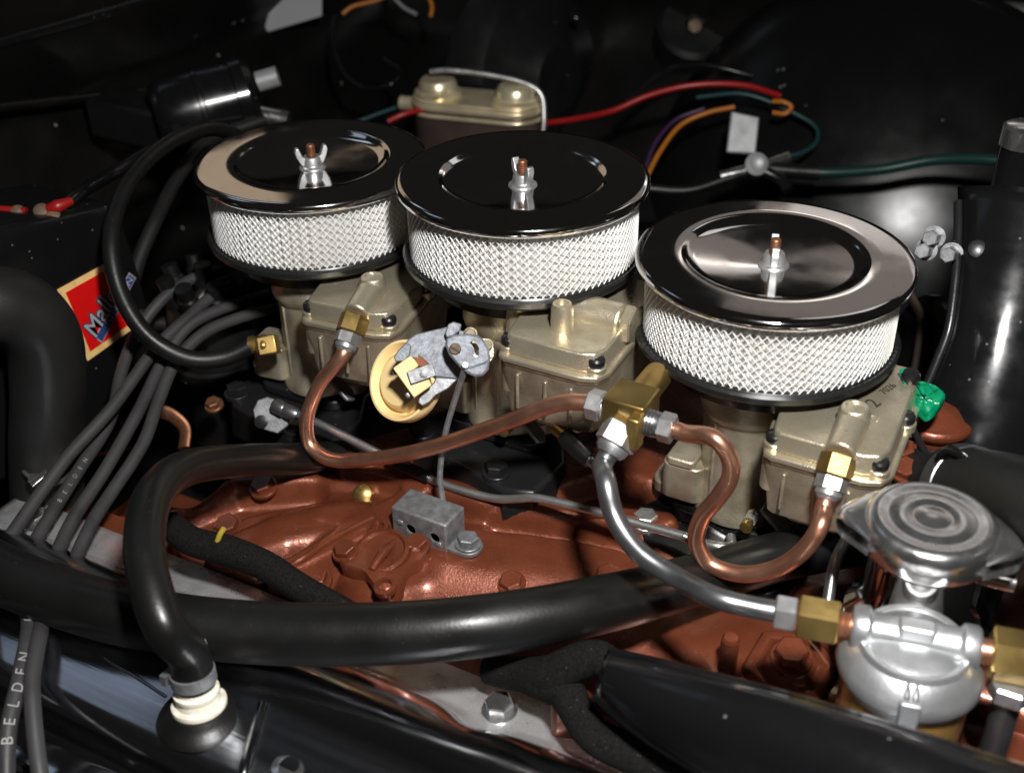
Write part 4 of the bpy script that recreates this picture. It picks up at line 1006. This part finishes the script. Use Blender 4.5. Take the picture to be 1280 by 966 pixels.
t = thing('red_terminal_wire', 'red wire with crimped ring terminals on top of the ignition box', 'wire', at(35, 268, d=.98))
MB().tube(path([(-30, 260, .90), (0, 262, .90), (33, 264, .90)]), .003, n=12).build('wire', M['red'], t)
MB().tube(path([(60, 262, .90), (72, 258, .90), (90, 251, .905)]), [.004, .0052, .003], n=12).build('red_boot', M['red'], t)
for u, v in ((22, 266), (52, 264), (66, 270)): MB().lathe([(.0055, -.003), (.0058, .002), (.003, .004), (0, .0042)], 14, at(u, v, d=.90), (.3, -.4, .8)).build('terminal', M['gasket'], t)
MB().tube(path([(64, 274, .905), (95, 245, .94), (140, 218, 1.03), (190, 188, 1.07), (240, 165, 1.1)]), .0055).build('battery_cable', M['black_gloss'], None, 'black cable running from the red terminals toward the wiper motor', 'cable')
MB().tube(path([(8, 345, .915), (10, 315, .91), (22, 296, .91), (58, 276, .91)]), .0022).build('edge_bead', M['black_gloss'], ign)
# wiper motor
wa, wb = at(196, 150, d=1.16), at(322, 118, d=1.18); wd = (wb - wa); wl = np.linalg.norm(wd)
t = thing('wiper_motor', 'glossy black wiper motor cylinder with clamp bands on the firewall', 'motor', (wa + wb) / 2)
MB().lathe([(0, 0), (.030, .0), (.036, .006), (.038, .012), (.038, wl * .42), (.0395, wl * .43), (.0395, wl * .47), (.038, wl * .48), (.037, wl * .78), (.039, wl * .79), (.039, wl * .9), (.034, wl * .97), (0, wl)], 48, wa, wd).build('motor_can', M['black_gloss'], t)
MB().cyl(wb - UP * .02 , wb - UP * .026 + RT * .03, .009).build('motor_tab', M['chrome_worn'], t)
MB().cyl(wb + UP * .012 + RT * .0, wb + UP * .018 + RT * .02, .010).build('motor_boss', M['blue_grey'], t)
MB().box((wa + wb) / 2 - RT * .03 + V(-.05, 0, -.02), (.10, .05, .04)).build('motor_bracket', M['black_satin'], t, bevel=.004)
# brake booster + master cylinder
mc = at(596, 122, d=1.32)
t = thing('brake_booster', 'large round black brake booster behind the master cylinder', 'booster', mc - V(.1, 0, .1))
MB().lathe([(0, .05), (.04, .05), (.06, .035), (.105, .02), (.115, .0), (.115, -.03), (.08, -.06), (0, -.07)], 56, at(660, 95, d=1.46), (.95, -.2, .1)).build('booster_shell', M['black_satin'], t)
t = thing('master_cylinder', 'brake master cylinder with gold two dome lid and wire bail', 'master cylinder', mc - V(0, 0, .10))
la, lb = at(548, 122, z=mc[2]), at(645, 131, z=mc[2]); lx_ = lb - la; lL = np.linalg.norm(lx_); lx_ /= lL; ly_ = np.cross(V(0, 0, 1), lx_)
Rm = np.stack([lx_, ly_, V(0, 0, 1)], 1); lc = (la + lb) / 2
def stadium(l, r, n=12): return [(l + r * math.cos(a), r * math.sin(a)) for a in np.linspace(-math.pi / 2, math.pi / 2, n)] + [(-l + r * math.cos(a), r * math.sin(a)) for a in np.linspace(math.pi / 2, 3 * math.pi / 2, n)]
MB().prism(stadium(lL / 2, .027), -.085, -.006, lc, Rm).build('reservoir', M['brown_can'], t, bevel=.003)
b = MB().prism(stadium(lL / 2, .030), -.006, .0, lc, Rm); b.prism(stadium(lL / 2, .0285), .0001, .004, lc, Rm); b.prism(stadium(lL / 2, .031), -.014, -.0095, lc, Rm)
lidm = b.build('lid', M['gold_lid'], t, bevel=.0015)
for p in (la, lb):
    MB().lathe([(.0255, .004), (.026, .008), (.023, .010), (.0215, .010), (.0205, .018), (.0175, .0215), (0, .022)], 36, p).build('lid_dome', M['gold_lid'], lidm)
MB().tube([at(538, 90, d=1.30), at(560, 88, d=1.295), at(655, 104, d=1.285), at(676, 118, d=1.285), at(680, 150, d=1.29), at(678, 170, d=1.295)], .0028, n=12, sub=6).build('bail_wire', M['nut'], t)
MB().cyl(la - lx_ * .022 + V(0, 0, -.01), la - lx_ * .045 + V(0, 0, -.01), .008).build('bail_boss', M['gold_lid'], t)
# wires
def wire(pts, r, mat, label, name='wire', grp=None, cat='wire'): return MB().tube(path(pts), r * .78, n=12).build(name, M[mat], None, label, cat, grp)
wire([(485, 152, 1.3), (505, 143, 1.3), (530, 138, 1.31), (560, 150, 1.34), (640, 160, 1.36), (675, 155, 1.32), (720, 149, 1.30), (765, 139, 1.28), (810, 120, 1.27), (865, 107, 1.26), (930, 107, 1.26), (975, 120, 1.27)], .0042, 'red', 'red wire arching behind the air cleaners and the master cylinder')
wire([(808, 222, 1.24), (826, 188, 1.25), (852, 156, 1.26), (885, 141, 1.26), (918, 134, 1.26)], .0035, 'orange', 'orange wire rising behind the raised air cleaner')
wire([(806, 212, 1.245), (820, 178, 1.255), (845, 150, 1.265), (880, 136, 1.265)], .0030, 'purple', 'dark purple wire running beside the orange wire')
wire([(966, 127, 1.26), (980, 128, 1.255), (989, 134, 1.255), (982, 142, 1.255), (966, 141, 1.26)], .0034, 'orange', 'short orange wire bent in a hairpin at the end of the red wire')
wire([(870, 122, 1.27), (930, 118, 1.275), (985, 138, 1.27), (1020, 160, 1.26), (1020, 178, 1.25), (1000, 192, 1.24), (975, 196, 1.235)], .0030, 'teal', 'thin teal wire looping down to the hose junction')
wire([(428, 18, 1.45), (440, 9, 1.45), (470, 1, 1.45), (490, -8, 1.45)], .0036, 'orange', 'orange wire by the dark loom above the wiper motor')
wire([(532, -10, 1.45), (540, 8, 1.45), (538, 22, 1.45)], .0036, 'orange', 'short orange wire end above the master cylinder')
wire([(440, 155, 1.35), (480, 140, 1.36), (515, 128, 1.37)], .0032, 'teal', 'teal wire between an air cleaner and the master cylinder')
wire([(420, 20, 1.44), (416, 50, 1.43), (426, 85, 1.42), (455, 110, 1.40), (490, 105, 1.38), (500, 90, 1.40), (480, 75, 1.42)], .0042, 'black_gloss', 'black cable looping down left of the master cylinder', 'cable', cat='cable')
wire([(780, 130, 1.29), (830, 90, 1.31), (880, 82, 1.33), (940, 95, 1.33)], .004, 'black_gloss', 'black cable arched over the red wire', 'cable', cat='cable')
wire([(490, -5, 1.46), (505, 10, 1.45), (520, 18, 1.44)], .003, 'blue_grey', 'pale wire between the two short orange wires')
wire([(800, 235, 1.2), (860, 238, 1.2), (905, 225, 1.2), (945, 212, 1.2)], .0062, 'rubber', 'black hose running into the hose junction on the fender', 'hose', cat='hose')
green_hose = wire([(975, 214, 1.2), (1030, 216, 1.19), (1100, 212, 1.17), (1170, 200, 1.15), (1250, 201, 1.12), (1320, 215, 1.10)], .0068, 'green_hose', 'dark green hose lying along the fender', 'hose', cat='hose')
MB().tube(path([(960, 211, 1.205), (990, 214, 1.198), (1026, 216, 1.189)]), .0078).build('sleeve', M['rubber'], green_hose)
t = thing('hose_junction', 'pale metal hose junction on the fender at the end of the green hose', 'junction', at(945, 212, d=1.2))
MB().lathe([(0, -.006), (.0105, -.006), (.0115, .004), (.007, .0065), (.004, .005), (0, .005)], 20, at(945, 206, d=1.19), -FW).build('junction_cap', M['blue_grey'], t)
MB().tube(path([(900, 221, 1.2), (945, 210, 1.2), (985, 196, 1.21)]), .0055).build('barb', M['chrome_worn'], t)
MB().tube(path([(945, 210, 1.2), (975, 225, 1.195), (985, 238, 1.19)]), .006).build('barb', M['black_gloss'], t)
b = MB().prism([(-.017, -.020), (.013, -.022), (.017, .016), (-.012, .022)], -.005, 0, at(929, 166, d=1.22), Rb); b.build('grey_connector', M['blue_grey'], None, 'flat grey metal flasher can hung by the wires on the fender', 'connector', bevel=.002)
b = MB().prism([((u - 360) * .00098, -(v - 12) * .00098) for u, v in ((312, -14), (328, 42), (402, 20), (402, -14))], -.003, 0, at(360, 12, d=1.46), Rb); b.build('data_plate', M['pale_plate'], None, 'pale stained plate high on the firewall', 'plate', bevel=.001)
t = thing('heater_blower', 'dark round blower housing with a dull bolt on the far fender', 'blower', at(868, 60, d=1.48))
MB().lathe([(0, .016), (.010, .016), (.012, .010), (.040, .009), (.046, .004), (.048, -.03), (0, -.03)], 40, at(868, 36, d=1.46), -FW + UP * .3).build('housing', M['black_satin'], t)
MB().lathe([(.007, 0), (.008, .004), (0, .006)], 14, at(868, 34, d=1.443), -FW).build('bolt', M['gasket'], t)
MB().tube(path([(895, 14, 1.45), (915, 0, 1.44), (935, -12, 1.43)]), .004).build('bracket_wire', M['blue_grey'], t)
for u, v in ((612, 12), (720, 22), (445, 160), (242, 40), (160, 46), (118, 60)):
    MB().lathe([(.0055, -.004), (.0055, .002), (.003, .0035), (0, .004)], 12, at(u, v, d=1.40), -FW).build('firewall_screw', M['black_gloss'], firewall)
bpy.context.view_layer.update()
